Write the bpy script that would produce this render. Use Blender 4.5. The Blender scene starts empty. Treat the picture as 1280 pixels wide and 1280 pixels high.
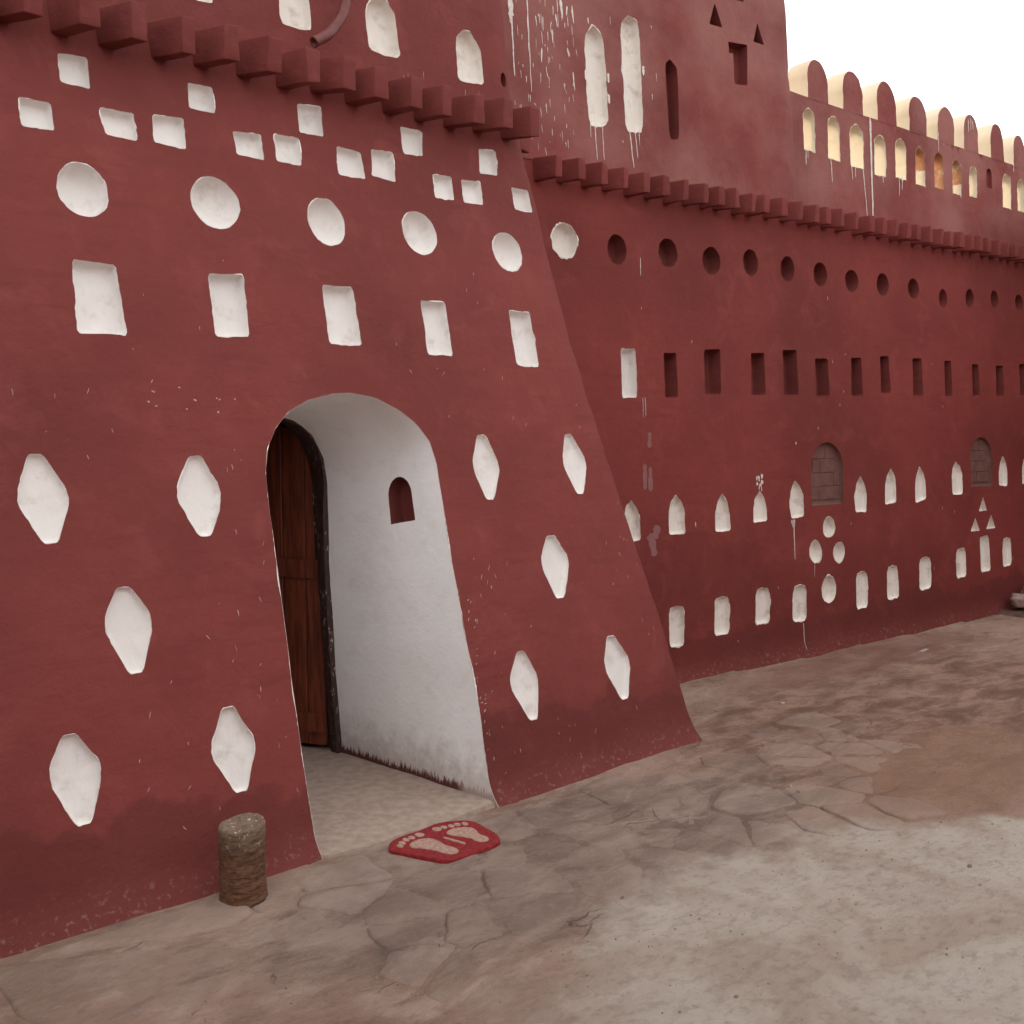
import bpy, bmesh, math, random
from mathutils import Vector, Matrix, noise, geometry
import numpy as np
random.seed(7)
scene = bpy.context.scene
COL = scene.collection

# ------------------------------------------------------------------ camera
cam_data = bpy.data.cameras.new('camera')
cam_data.sensor_width = 36.0
cam_data.lens = 37.125
cam_data.clip_start = 0.05
cam_data.clip_end = 2000.0
camera = bpy.data.objects.new('camera', cam_data)
camera.location = (0.0, 0.0, 1.6)
camera.rotation_euler = (math.radians(90 - 4.72), 0.0, math.radians(48.84 - 90))
COL.objects.link(camera)
scene.camera = camera

# ------------------------------------------------------------------ sky, sun, exposure
SUN_EL, SUN_ROT = math.radians(14), math.radians(-38)      # behind the building, off to the left
world = bpy.data.worlds.new('World')
scene.world = world
world.use_nodes = True
wn = world.node_tree
wn.nodes.clear()
sky = wn.nodes.new('ShaderNodeTexSky')
sky.sky_type = 'NISHITA'
sky.sun_disc = False
sky.sun_elevation = SUN_EL
sky.sun_rotation = SUN_ROT
sky.air_density = 1.0
sky.dust_density = 5.0
sky.ozone_density = 1.0
hsv = wn.nodes.new('ShaderNodeHueSaturation')              # hazy evening air: pale rather than blue
hsv.inputs['Saturation'].default_value = 0.35
bgd = wn.nodes.new('ShaderNodeBackground')
bgd.inputs['Strength'].default_value = 0.15
wout = wn.nodes.new('ShaderNodeOutputWorld')
wn.links.new(sky.outputs[0], hsv.inputs['Color'])
haze = wn.nodes.new('ShaderNodeMix')                       # an even veil of dust over the whole sky
haze.data_type = 'RGBA'
haze.inputs[0].default_value = 0.75
haze.inputs[7].default_value = (4.25, 4.2, 4.12, 1)
wn.links.new(hsv.outputs[0], haze.inputs[6])
wn.links.new(haze.outputs[2], bgd.inputs['Color'])
wn.links.new(bgd.outputs[0], wout.inputs['Surface'])
sun_data = bpy.data.lights.new('sun', 'SUN')
sun_data.energy = 0.7
sun_data.angle = math.radians(4)
sun_data.color = (1.0, 0.75, 0.44)
sun = bpy.data.objects.new('sun', sun_data)
to_sun = Vector((math.sin(SUN_ROT) * math.cos(SUN_EL), math.cos(SUN_ROT) * math.cos(SUN_EL), math.sin(SUN_EL)))
sun.rotation_euler = to_sun.to_track_quat('Z', 'Y').to_euler()
sun.location = to_sun * 40
COL.objects.link(sun)
scene.view_settings.view_transform = 'Standard'
scene.view_settings.look = 'None'
scene.view_settings.gamma = 1.0
scene.view_settings.exposure = 1.72
scene.render.engine = 'CYCLES'
scene.cycles.max_bounces = 5
scene.cycles.adaptive_threshold = .03
scene.cycles.diffuse_bounces = 4
scene.cycles.glossy_bounces = 2

# ------------------------------------------------------------------ materials
def new_mat(name):
    m = bpy.data.materials.new(name)
    m.use_nodes = True
    nt = m.node_tree
    nt.nodes.clear()
    out = nt.nodes.new('ShaderNodeOutputMaterial')
    b = nt.nodes.new('ShaderNodeBsdfPrincipled')
    nt.links.new(b.outputs[0], out.inputs['Surface'])
    return m, nt, b

class G:
    """small helper to wire shader nodes"""
    def __init__(s, nt):
        s.nt = nt
        s.pos = nt.nodes.new('ShaderNodeNewGeometry').outputs['Position']
    def link(s, a, b):
        if hasattr(a, 'links') or hasattr(a, 'is_linked'):
            s.nt.links.new(a, b)
        else:
            b.default_value = a
    def mapping(s, scale=(1, 1, 1), loc=(0, 0, 0), rot=(0, 0, 0)):
        n = s.nt.nodes.new('ShaderNodeMapping')
        n.inputs['Scale'].default_value = scale
        n.inputs['Location'].default_value = loc
        n.inputs['Rotation'].default_value = rot
        s.nt.links.new(s.pos, n.inputs['Vector'])
        return n.outputs[0]
    def noise(s, scale, detail=4, rough=.55, vec=None, dist=0.0):
        n = s.nt.nodes.new('ShaderNodeTexNoise')
        n.inputs['Scale'].default_value = scale
        n.inputs['Detail'].default_value = detail
        n.inputs['Roughness'].default_value = rough
        n.inputs['Distortion'].default_value = dist
        s.nt.links.new(vec if vec is not None else s.pos, n.inputs['Vector'])
        return n.outputs['Fac']
    def voronoi_edge(s, scale, vec=None, rnd=1.0):
        n = s.nt.nodes.new('ShaderNodeTexVoronoi')
        n.feature = 'DISTANCE_TO_EDGE'
        n.inputs['Scale'].default_value = scale
        n.inputs['Randomness'].default_value = rnd
        s.nt.links.new(vec if vec is not None else s.pos, n.inputs['Vector'])
        return n.outputs['Distance']
    def ramp(s, fac, stops):
        n = s.nt.nodes.new('ShaderNodeValToRGB')
        e = n.color_ramp.elements
        while len(e) < len(stops):
            e.new(0.5)
        for el, (p, c) in zip(e, stops):
            el.position = p
            el.color = c if len(c) == 4 else (*c, 1)
        s.nt.links.new(fac, n.inputs['Fac'])
        return n.outputs['Color']
    def step(s, fac, lo, hi):
        n = s.nt.nodes.new('ShaderNodeMapRange')
        n.interpolation_type = 'SMOOTHSTEP'
        n.inputs['From Min'].default_value = lo
        n.inputs['From Max'].default_value = hi
        s.nt.links.new(fac, n.inputs['Value'])
        return n.outputs['Result']
    def math(s, op, a, b=0.0):
        n = s.nt.nodes.new('ShaderNodeMath')
        n.operation = op
        s.link(a, n.inputs[0])
        s.link(b, n.inputs[1])
        return n.outputs[0]
    def mix(s, fac, a, b, mode='MIX'):
        n = s.nt.nodes.new('ShaderNodeMix')
        n.data_type = 'RGBA'
        n.blend_type = mode
        s.link(fac, n.inputs[0])
        s.link(a if hasattr(a, 'is_linked') else (*a, 1), n.inputs[6])
        s.link(b if hasattr(b, 'is_linked') else (*b, 1), n.inputs[7])
        return n.outputs[2]
    def sep(s):
        n = s.nt.nodes.new('ShaderNodeSeparateXYZ')
        s.nt.links.new(s.pos, n.inputs[0])
        return n.outputs
    def bump(s, height, strength, distance, normal=None):
        n = s.nt.nodes.new('ShaderNodeBump')
        n.inputs['Strength'].default_value = strength
        n.inputs['Distance'].default_value = distance
        s.nt.links.new(height, n.inputs['Height'])
        if normal is not None:
            s.nt.links.new(normal, n.inputs['Normal'])
        return n.outputs[0]

def red_plaster(name, base=(.205, .043, .037), damp=True, paler=0.0):
    m, nt, b = new_mat(name)
    g = G(nt)
    big = g.noise(0.9, 2, .5)
    mid = g.noise(5.0, 4, .62, dist=.6)
    fine = g.noise(38, 3, .6)
    dark = tuple(c * .74 for c in base)
    lite = (base[0] * 1.24, base[1] * 1.45, base[2] * 1.48)
    c = g.mix(g.step(big, .35, .66), dark, base)
    c = g.mix(g.math('MULTIPLY', g.step(mid, .5, .72), .42), c, lite)
    brush = g.noise(3.2, 4, .7, vec=g.mapping((1, 1, 7), rot=(0, .25, .2)))
    patch = g.noise(2.3, 4, .6, dist=.4)
    c = g.mix(g.math('MULTIPLY', g.step(patch, .52, .56), .10), c, lite)
    c = g.mix(g.math('MULTIPLY', g.step(patch, .43, .40), .22), c, dark)
    c = g.mix(g.math('MULTIPLY', g.step(brush, .50, .72), .5), c, dark)
    c = g.mix(g.math('MULTIPLY', g.step(fine, .58, .8), .30), c, dark)
    if paler:  # mixes in soft blotches of a paler, greyer red
        du = g.noise(1.6, 4, .55)
        c = g.mix(g.math('MULTIPLY', g.step(du, .3, .7), paler), c, (.33, .15, .13))
    if damp:                      # old tide mark of splashed earth at the foot of the wall
        z = g.sep()[2]
        edge = g.noise(1.9, 4, .6)
        lim = g.math('ADD', g.math('MULTIPLY', edge, .62), -.02)
        d = g.step(g.math('SUBTRACT', lim, z), -.012, .03)
        c = g.mix(g.math('MULTIPLY', d, .55), c, (.105, .023, .021))
        sp = g.step(g.noise(45, 4, .65), .54, .70)
        near = g.step(g.math('SUBTRACT', .16, z), 0, .2)
        c = g.mix(g.math('MULTIPLY', g.math('MULTIPLY', sp, near), .6), c, (.30, .19, .15))
    nt.links.new(c, b.inputs['Base Color'])
    b.inputs['Roughness'].default_value = .82
    b.inputs['Specular IOR Level'].default_value = .25
    n1 = g.bump(g.noise(3.4, 3, .5, vec=g.mapping((1, 1, 1.4))), .32, .03)
    nt.links.new(g.bump(g.noise(13, 7, .74), .62, .013, n1), b.inputs['Normal'])
    return m

def white_plaster(name, base=(.76, .73, .70), dirt=(.40, .33, .28), amount=.45, strokes=False):
    m, nt, b = new_mat(name)
    g = G(nt)
    n = g.noise(11, 4, .65)
    c = g.mix(g.math('MULTIPLY', g.step(n, .50, .78), amount), base, dirt)
    spk = g.noise(120, 3, .7)
    c = g.mix(g.math('MULTIPLY', g.step(spk, .66, .76), .5 * amount + .15), c, (.25, .14, .11))
    soft = g.noise(2.4, 4, .5)
    c = g.mix(g.math('MULTIPLY', g.step(soft, .4, .75), .18), c, (.60, .55, .53))
    if strokes:                   # red skirting brushed up the foot of the reveal, earth splashes above it
        z = g.sep()[2]
        st = g.noise(1.0, 5, .8, vec=g.mapping((95, 95, 9)))
        lim = g.math('ADD', g.math('MULTIPLY', g.step(st, .30, .80), .062), .014)
        d = g.step(g.math('SUBTRACT', lim, z), -.010, .008)
        sp = g.noise(14, 6, .7)
        up = g.step(g.math('SUBTRACT', g.math('MULTIPLY', sp, .42), z), -.05, .2)
        c = g.mix(g.math('MULTIPLY', up, .55), c, (.34, .25, .20))
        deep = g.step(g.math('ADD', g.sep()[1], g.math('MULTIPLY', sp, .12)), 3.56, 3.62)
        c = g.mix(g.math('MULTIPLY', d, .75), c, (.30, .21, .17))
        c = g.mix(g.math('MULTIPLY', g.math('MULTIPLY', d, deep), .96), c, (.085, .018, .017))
    nt.links.new(c, b.inputs['Base Color'])
    b.inputs['Roughness'].default_value = .78
    b.inputs['Specular IOR Level'].default_value = .25
    nt.links.new(g.bump(g.noise(18, 6, .7), .4, .008), b.inputs['Normal'])
    return m

def simple(name, base, second=None, scale=20, rough=.8, bump=.3, dist=.004, stretch=None, spec=.25):
    m, nt, b = new_mat(name)
    g = G(nt)
    vec = g.mapping(stretch) if stretch else None
    n = g.noise(scale, 6, .62, vec=vec)
    second = second or tuple(c * .6 for c in base)
    c = g.mix(g.step(n, .35, .68), second, base)
    nt.links.new(c, b.inputs['Base Color'])
    b.inputs['Roughness'].default_value = rough
    b.inputs['Specular IOR Level'].default_value = spec
    nt.links.new(g.bump(n, bump, dist), b.inputs['Normal'])
    return m

def ground_material(name, stones=False):
    m, nt, b = new_mat(name)
    g = G(nt)
    X, Y, Z = g.sep()
    def around(cx, cy, rx, ry, wob, sc, soft):       # irregular patch with its own outline
        dx = g.math('DIVIDE', g.math('SUBTRACT', X, cx), rx)
        dy = g.math('DIVIDE', g.math('SUBTRACT', Y, cy), ry)
        r = g.math('SQRT', g.math('ADD', g.math('MULTIPLY', dx, dx), g.math('MULTIPLY', dy, dy)))
        r = g.math('ADD', r, g.math('MULTIPLY', g.math('SUBTRACT', g.noise(sc, 4, .62), .5), wob))
        return g.step(g.math('SUBTRACT', 1.0, r), -soft, soft)
    swirl = g.mapping((1, 2.1, 1), rot=(0, 0, .35))
    big = g.noise(.8, 4, .55)
    mid = g.noise(3.1, 6, .68, vec=swirl, dist=.35)
    fin = g.noise(24, 5, .72)
    c = g.mix(g.step(big, .38, .64), (.300, .185, .138), (.445, .300, .236))
    c = g.mix(g.math('MULTIPLY', g.step(mid, .46, .66), .75), c, (.49, .360, .292))
    c = g.mix(g.math('MULTIPLY', g.step(mid, .46, .30), .8), c, (.150, .105, .085))
    # brown earth washed over the far right of the yard
    br = around(5.6, 2.75, 2.0, .95, .9, 1.5, .22)
    brc = g.mix(g.step(mid, .40, .62), (.165, .085, .058), (.345, .212, .155))
    c = g.mix(g.math('MULTIPLY', br, .85), c, brc)
    sand = around(4.75, 2.28, .85, .42, 1.3, 1.7, .34)
    c = g.mix(g.math('MULTIPLY', sand, .7), c, (.29, .165, .105))
    # grey trodden paving in front of the doorway
    gy = around(2.75, 2.75, 1.3, .52, .8, 2.0, .25)
    gyc = g.mix(g.step(mid, .38, .64), (.160, .113, .092), (.34, .250, .206))
    c = g.mix(g.math('MULTIPLY', gy, .72), c, gyc)
    # pale cement screed in the foreground
    sc = around(2.95, .80, 1.62, 1.58, .55, 1.8, .07)
    scn = g.noise(2.2, 5, .65, dist=.5)
    scc = g.mix(g.step(scn, .36, .62), (.420, .335, .272), (.555, .495, .430))
    scc = g.mix(g.math('MULTIPLY', g.step(g.noise(7, 4, .7), .56, .75), .5), scc, (.27, .20, .16))
    c = g.mix(g.math('MULTIPLY', sc, .88), c, scc)
    # red paint spilt along the foot of the far wall
    rd = around(6.6, 3.80, 1.3, .28, .9, 2.5, .3)
    c = g.mix(g.math('MULTIPLY', rd, .5), c, (.19, .065, .055))
    c = g.mix(g.math('MULTIPLY', g.step(fin, .56, .74), .45), c, (.15, .105, .085))
    c = g.mix(g.math('MULTIPLY', g.step(g.noise(60, 3, .7), .55, .72), .28), c, (.48, .40, .35))
    mot = g.noise(15, 5, .7, vec=g.mapping((1, 1.8, 1), rot=(0, 0, .2)))
    c = g.mix(g.math('MULTIPLY', g.step(mot, .52, .36), .26), c, (.165, .112, .088))
    c = g.mix(g.math('MULTIPLY', g.step(mot, .58, .75), .20), c, (.47, .385, .335))
    # fine cracks, only in places
    warp = g.nt.nodes.new('ShaderNodeVectorMath')
    warp.operation = 'ADD'
    nv = g.nt.nodes.new('ShaderNodeTexNoise')
    nv.inputs['Scale'].default_value = 3.2
    nv.inputs['Detail'].default_value = 5
    g.nt.links.new(g.pos, nv.inputs['Vector'])
    sv = g.nt.nodes.new('ShaderNodeVectorMath')
    sv.operation = 'SCALE'
    sv.inputs['Scale'].default_value = .42
    g.nt.links.new(nv.outputs['Color'], sv.inputs[0])
    g.nt.links.new(swirl, warp.inputs[0])
    g.nt.links.new(sv.outputs[0], warp.inputs[1])
    ve = g.voronoi_edge(2.1, vec=warp.outputs[0])
    crack = g.step(ve, .010, .001)
    where = g.step(g.noise(2.3, 3, .5), .57, .66)
    notscreed = g.math('SUBTRACT', 1.0, g.math('MULTIPLY', sc, .92))
    crack = g.math('MULTIPLY', g.math('MULTIPLY', crack, where), notscreed)
    if not stones:
        c = g.mix(g.math('MULTIPLY', crack, .5), c, (.055, .042, .036))
    if stones:
        oi = nt.nodes.new('ShaderNodeObjectInfo')
        c = g.mix(.34, c, g.ramp(oi.outputs['Random'], [(0, (.27, .198, .162)), (.5, (.39, .290, .236)), (1, (.48, .380, .320))]))
    nt.links.new(c, b.inputs['Base Color'])
    b.inputs['Roughness'].default_value = .8
    b.inputs['Specular IOR Level'].default_value = .28
    hgt = g.math('ADD', g.noise(11, 9, .78, vec=g.mapping((1, 1.4, 1))), g.math('MULTIPLY', crack, 0.0 if stones else -.5))
    nt.links.new(g.bump(hgt, .95, .032), b.inputs['Normal'])
    return m

RED = red_plaster('red_plaster')
RED_LONG = red_plaster('red_plaster_deep', base=(.205, .038, .032))
RED_HIGH = red_plaster('red_plaster_paler', damp=False, paler=.55)
RED_IN = red_plaster('red_plaster_recess', base=(.185, .042, .036), damp=False)
WHITE = white_plaster('limewash')
WHITE_WORN = white_plaster('limewash_worn', base=(.74, .69, .63), amount=.75)
REVEAL = white_plaster('limewash_reveal', base=(.82, .81, .80), amount=.16, strokes=True)
CREAM = white_plaster('limewash_cream', base=(.45, .385, .30), amount=.4)
CREAM_SLIT = white_plaster('limewash_slit', base=(.60, .53, .41), amount=.4)
CLAY = white_plaster('bare_clay', base=(.36, .165, .075), dirt=(.66, .56, .44), amount=.9)
DRIP = simple('paint_drip', (.70, .65, .61), (.56, .49, .45), 60, bump=.1)
FLECK = simple('paint_fleck', (.50, .36, .33), (.36, .20, .18), 40, bump=.1)
SMEAR = simple('paint_smear', (.235, .115, .115), (.25, .10, .095), 30, bump=.1)
GREYBRICK = simple('grey_block', (.165, .082, .069), (.135, .06, .051), 14, bump=.5, dist=.006)
WOOD = simple('door_wood', (.205, .046, .019), (.09, .021, .010), 6, rough=.55, bump=.3, dist=.003, stretch=(9, 9, .8), spec=.4)
FRAMEWOOD = None
GROUND = ground_material('yard_ground')
STONE = ground_material('flagstone', stones=True)
SLAB = simple('threshold_concrete', (.38, .290, .238), (.29, .214, .174), 22, bump=.7, dist=.012)
ROCK = simple('rubble_rock', (.36, .26, .22), (.22, .14, .12), 11, bump=.8, dist=.02)
EARTH = simple('dark_earth', (.15, .085, .06), (.085, .045, .032), 9, bump=.9, dist=.03)
BARK = None
MATRED = simple('mat_red', (.27, .024, .026), (.16, .014, .016), 60, rough=.9, bump=.5, dist=.003)
MATBEIGE = simple('mat_beige', (.42, .29, .225), (.31, .17, .135), 60, rough=.95, bump=.5, dist=.003)
PIPE = simple('painted_pipe', (.17, .042, .035), (.12, .03, .026), 16, rough=.5, bump=.2, spec=.4)
PEBBLE = simple('pebble', (.34, .25, .20), (.12, .085, .068), 9, bump=.4)
SCRAP = simple('paper_scrap', (.50, .44, .39), (.38, .32, .28), 30, bump=.1)

def chipped_frame():
    m, nt, b = new_mat('chipped_frame_paint')
    g = G(nt)
    n = g.noise(1.0, 5, .7, vec=g.mapping((70, 70, 26)))
    n2 = g.noise(5, 2, .5)
    c = g.mix(g.step(n, .35, .62), (.022, .010, .008), (.055, .022, .016))
    w = g.math('MULTIPLY', g.step(n, .585, .63), g.step(n2, .46, .60))
    c = g.mix(w, c, (.42, .39, .36))
    nt.links.new(c, b.inputs['Base Color'])
    b.inputs['Roughness'].default_value = .6
    nt.links.new(g.bump(n, .5, .004), b.inputs['Normal'])
    return m
FRAMEWOOD = chipped_frame()

def bark():
    m, nt, b = new_mat('rough_brown_stump')
    g = G(nt)
    z = g.sep()[2]
    n = g.noise(1.0, 6, .7, vec=g.mapping((26, 26, 85)), dist=.8)
    n2 = g.noise(10, 4, .6)
    c = g.mix(g.step(n, .36, .64), (.060, .026, .013), (.195, .083, .034))
    c = g.mix(g.math('MULTIPLY', g.step(n2, .48, .66), .6), c, (.14, .095, .062))
    sp = g.step(g.noise(75, 3, .6), .60, .68)
    top = g.step(z, .17, .255)
    c = g.mix(g.math('MULTIPLY', top, .5), c, (.25, .185, .14))
    c = g.mix(g.math('MULTIPLY', sp, g.math('ADD', g.math('MULTIPLY', top, .8), .08)), c, (.55, .49, .40))
    nt.links.new(c, b.inputs['Base Color'])
    b.inputs['Roughness'].default_value = .7
    nt.links.new(g.bump(n, .9, .012), b.inputs['Normal'])
    return m
BARK = bark()

# ------------------------------------------------------------------ object helpers
def obj(name, verts, faces, mats, parent=None, slots=None, smooth=True):
    me = bpy.data.meshes.new(name)
    me.from_pydata([tuple(v) for v in verts], [], faces)
    me.update()
    if not isinstance(mats, (list, tuple)):
        mats = [mats]
    for mm in mats:
        me.materials.append(mm)
    if slots is not None:
        me.polygons.foreach_set('material_index', slots)
    me.polygons.foreach_set('use_smooth', [smooth] * len(me.polygons))
    o = bpy.data.objects.new(name, me)
    COL.objects.link(o)
    if parent is not None:
        attach(o, parent)
    return o

def attach(o, parent):
    o.parent = parent
    root = parent
    inv = Matrix.Translation(-parent.location)
    if parent.parent is not None:
        inv = Matrix.Identity(4)      # parent mesh is already expressed in world coordinates
    o.matrix_parent_inverse = inv

def thing(name, label, cat, loc, group=None):
    o = bpy.data.objects.new(name, None)
    o.location = loc
    o.empty_display_size = .2
    COL.objects.link(o)
    o['label'] = label
    o['category'] = cat
    if group:
        o['group'] = group
    return o

def tag(o, label, cat, group=None):
    o['label'] = label
    o['category'] = cat
    if group:
        o['group'] = group
    return o

def nz(x, y, z=0.0):
    return noise.noise(Vector((x, y, z)))

# ---- outlines in wall coordinates (u along the wall, v up), metres
def chaikin(p, n=1, keep=.22):
    for _ in range(n):
        q = []
        for i in range(len(p)):
            a, b = p[i], p[(i + 1) % len(p)]
            q.append((a[0] + (b[0] - a[0]) * keep, a[1] + (b[1] - a[1]) * keep))
            q.append((b[0] + (a[0] - b[0]) * keep, b[1] + (a[1] - b[1]) * keep))
        p = q
    return p

def densify(p, step=.010):
    q = []
    for i in range(len(p)):
        a, b = p[i], p[(i + 1) % len(p)]
        L = math.hypot(b[0] - a[0], b[1] - a[1])
        n = max(1, int(round(L / step)))
        for k in range(n):
            t = k / n
            q.append((a[0] + (b[0] - a[0]) * t, a[1] + (b[1] - a[1]) * t))
    return q

def ccw(p):
    a = sum(p[i][0] * p[(i + 1) % len(p)][1] - p[(i + 1) % len(p)][0] * p[i][1] for i in range(len(p)))
    return p if a > 0 else p[::-1]

def rough(p, amp=.0035, freq=34, seed=0.0):
    cx = sum(a for a, _ in p) / len(p)
    cy = sum(b for _, b in p) / len(p)
    q = []
    for a, b in p:
        r = math.hypot(a - cx, b - cy) or 1
        k = 1 + (nz(a * freq, b * freq, seed) * amp * .75 + nz(a * 9, b * 9, seed + 5) * amp * .8) / r
        q.append((cx + (a - cx) * k, cy + (b - cy) * k))
    return q

def shape_poly(p, seed, soft=.12, amp=.0035, step=.010):
    return rough(densify(chaikin(ccw(p), 2, soft), step), amp, seed=seed)

def shape_ellipse(c, seed, amp=.004):
    cu, cv, ru, rv = c
    n = max(20, int(2 * math.pi * max(ru, rv) / .014))
    return rough([(cu + ru * math.cos(2 * math.pi * k / n), cv + rv * math.sin(2 * math.pi * k / n)) for k in range(n)], amp, seed=seed)

def shape_diamond(q, seed):
    T, Bm, L, R = q
    ym = (L[1] + R[1]) / 2
    cut = .30 * (R[0] - L[0]) / 2
    p = [(T[0] - cut, T[1]), (L[0] + .004, ym + .035), (L[0], ym), (L[0] + .004, ym - .03),
         (Bm[0] - cut, Bm[1]), (Bm[0] + cut, Bm[1]), (R[0] - .004, ym - .03), (R[0], ym), (R[0] - .004, ym + .03), (T[0] + cut, T[1])]
    return shape_poly(p, seed, .11, .003)

def shape_arch(u0, u1, v0, v1, seed, step=.014, flat=1.0):
    r = (u1 - u0) / 2
    c = (u0 + u1) / 2
    p = [(u0, v0), (u1, v0)]
    n = 10
    for k in range(n + 1):
        a = math.pi * k / n
        p.append((c + r * math.cos(a), v1 - r * flat + r * flat * math.sin(a)))
    return rough(densify(ccw(p), step), .003, seed=seed)

def inside(P, poly):
    """vectorised point in polygon"""
    x, y = P[:, 0], P[:, 1]
    r = np.zeros(len(P), bool)
    q = np.array(poly)
    x1, y1 = q[:, 0], q[:, 1]
    x2, y2 = np.roll(x1, -1), np.roll(y1, -1)
    for a, b, c, d in zip(x1, y1, x2, y2):
        if b == d:
            continue
        cond = ((b > y) != (d > y)) & (x < (c - a) * (y - b) / (d - b) + a)
        r ^= cond
    return r

def sheet(outline, holes, grid):
    """triangulated flat domain with holes"""
    pts, edges = [], []
    for loop in [outline] + holes:
        s = len(pts)
        pts += [Vector(p) for p in loop]
        n = len(loop)
        edges += [(s + k, s + (k + 1) % n) for k in range(n)]
    gp = np.array(grid)
    ok = inside(gp, outline)
    for h in holes:
        hh = np.array(h)
        lo, hi = hh.min(0) - .02, hh.max(0) + .02
        box = (gp[:, 0] > lo[0]) & (gp[:, 0] < hi[0]) & (gp[:, 1] > lo[1]) & (gp[:, 1] < hi[1])
        if box.any():
            c = hh.mean(0)
            big = c + (hh - c) * 1.06
            idx = np.where(box)[0]
            ok[idx] &= ~inside(gp[idx], big)
    pts += [Vector(p) for p in gp[ok]]
    vs, es, fs, *_ = geometry.delaunay_2d_cdt(pts, edges, [], 0, 1e-6)
    V = np.array([(v.x, v.y) for v in vs])
    F = np.array([f[:3] for f in fs])
    cen = V[F].mean(1)
    keep = inside(cen, outline)
    for h in holes:
        hh = np.array(h)
        lo, hi = hh.min(0), hh.max(0)
        box = (cen[:, 0] > lo[0]) & (cen[:, 0] < hi[0]) & (cen[:, 1] > lo[1]) & (cen[:, 1] < hi[1])
        idx = np.where(box & keep)[0]
        if len(idx):
            keep[idx] &= ~inside(cen[idx], h)
    return V, F[keep]

def normal_at(mp, u, v):
    e = .004
    a = mp(u + e, v) - mp(u - e, v)
    b = mp(u, v + e) - mp(u, v - e)
    return a.cross(b).normalized()       # points out of the wall

def wall_mesh(name, outline, holes, grid, mp, mat, parent, flip=False):
    V, F = sheet(outline, holes, grid)
    P = [mp(u, v) for u, v in V]
    faces = [tuple(int(i) for i in (f if not flip else f[::-1])) for f in F]
    return obj(name, P, faces, mat, parent)

def niche(name, outline, mp, depth, mat, parent, rim=.006, soft=1.0, seed=0.0, floor_mat=None):
    """a hand-cut recess: lining, curved back and a ragged lip of paint on the wall face"""
    n = len(outline)
    us = [p[0] for p in outline]
    vs = [p[1] for p in outline]
    cu, cv = (min(us) + max(us)) / 2, (min(vs) + max(vs)) / 2
    hu, hv = (max(us) - min(us)) / 2, (max(vs) - min(vs)) / 2
    hm = min(hu, hv)
    N = normal_at(mp, cu, cv)
    prof = [(0, 0), (.015, .30), (.045, .62), (.10, .85), (.19, .96), (.34, 1.0), (.65, 1.02)]
    if soft >= 1.5:                         # dished, for the round ones
        prof, soft = [(0, 0), (.03, .25), (.08, .52), (.18, .76), (.33, .92), (.52, 1.0), (.74, 1.04)], 1.0
    verts, faces = [], []
    for ins, dd in prof:
        i = ins * hm * soft
        su, sv = 1 - i / hu, 1 - i / hv
        for (a, b) in outline:
            u, v = cu + (a - cu) * su, cv + (b - cv) * sv
            w = nz(u * 22, v * 22, seed + 3) * .0035 * (1 if ins > .1 else 0)
            verts.append(mp(u, v) - N * (dd * depth + w))
    for k in range(len(prof) - 1):
        for j in range(n):
            a, b = k * n + j, k * n + (j + 1) % n
            faces.append((a, b, b + n, a + n))
    verts.append(mp(cu, cv) - N * depth * 1.03)
    c = len(verts) - 1
    base = (len(prof) - 1) * n
    for j in range(n):
        faces.append((base + j, base + (j + 1) % n, c))
    faces = [f[::-1] for f in faces]
    if rim:
        s = len(verts)
        for (a, b) in outline:
            verts.append(mp(a, b) + N * .0016)
        for j, (a, b) in enumerate(outline):
            t = rim * max(.10, .15 + 1.3 * nz(a * 13, b * 13, seed + 9) + .6 * nz(a * 55, b * 55, seed))
            r = math.hypot(a - cu, b - cv) or 1
            u, v = a + (a - cu) / r * t, b + (b - cv) / r * t
            verts.append(mp(u, v) + N * .0010)
        for j in range(n):
            k = (j + 1) % n
            faces.append((s + j, s + n + j, s + n + k, s + k))
    return obj(name, verts, faces, mat, parent)

def grid(u0, u1, v0, v1, step):
    g = []
    v = v0
    r = random.Random(3)
    while v <= v1:
        u = u0
        while u <= u1:
            g.append((u + r.uniform(-.2, .2) * step, v + r.uniform(-.2, .2) * step))
            u += step
        v += step
    return g

def over_hole(u, v, hs):
    return any(min(p[0] for p in h) - .02 < u < max(p[0] for p in h) + .02 and min(p[1] for p in h) - .03 < v < max(p[1] for p in h) + .03 for h in hs)

def blob_strip(verts, faces, mp, u0, v0, u1, v1, w0, w1, lift=.0022, wig=.0, n=None, seed=0):
    """one run of paint lying on the wall: tapered, slightly wavering strip"""
    L = math.hypot(u1 - u0, v1 - v0)
    n = n or max(3, min(24, int(L / .02) + 3))
    s = len(verts)
    N = normal_at(mp, (u0 + u1) / 2, (v0 + v1) / 2)
    tu, tv = (u1 - u0) / (L or 1), (v1 - v0) / (L or 1)
    for k in range(n + 1):
        t = k / n
        cu, cv = u0 + (u1 - u0) * t, v0 + (v1 - v0) * t
        off = nz(cu * 30, cv * 14, seed) * wig
        w = (w0 + (w1 - w0) * t) * (1 + .5 * nz(cu * 60, cv * 60, seed + 2))
        if k == 0 or k == n:
            w *= .35
        for sg in (-1, 1):
            verts.append(mp(cu + (-tv) * (sg * w / 2) + off, cv + tu * (sg * w / 2)) + N * lift)
    for k in range(n):
        a = s + 2 * k
        faces.append((a, a + 1, a + 3, a + 2))

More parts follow.
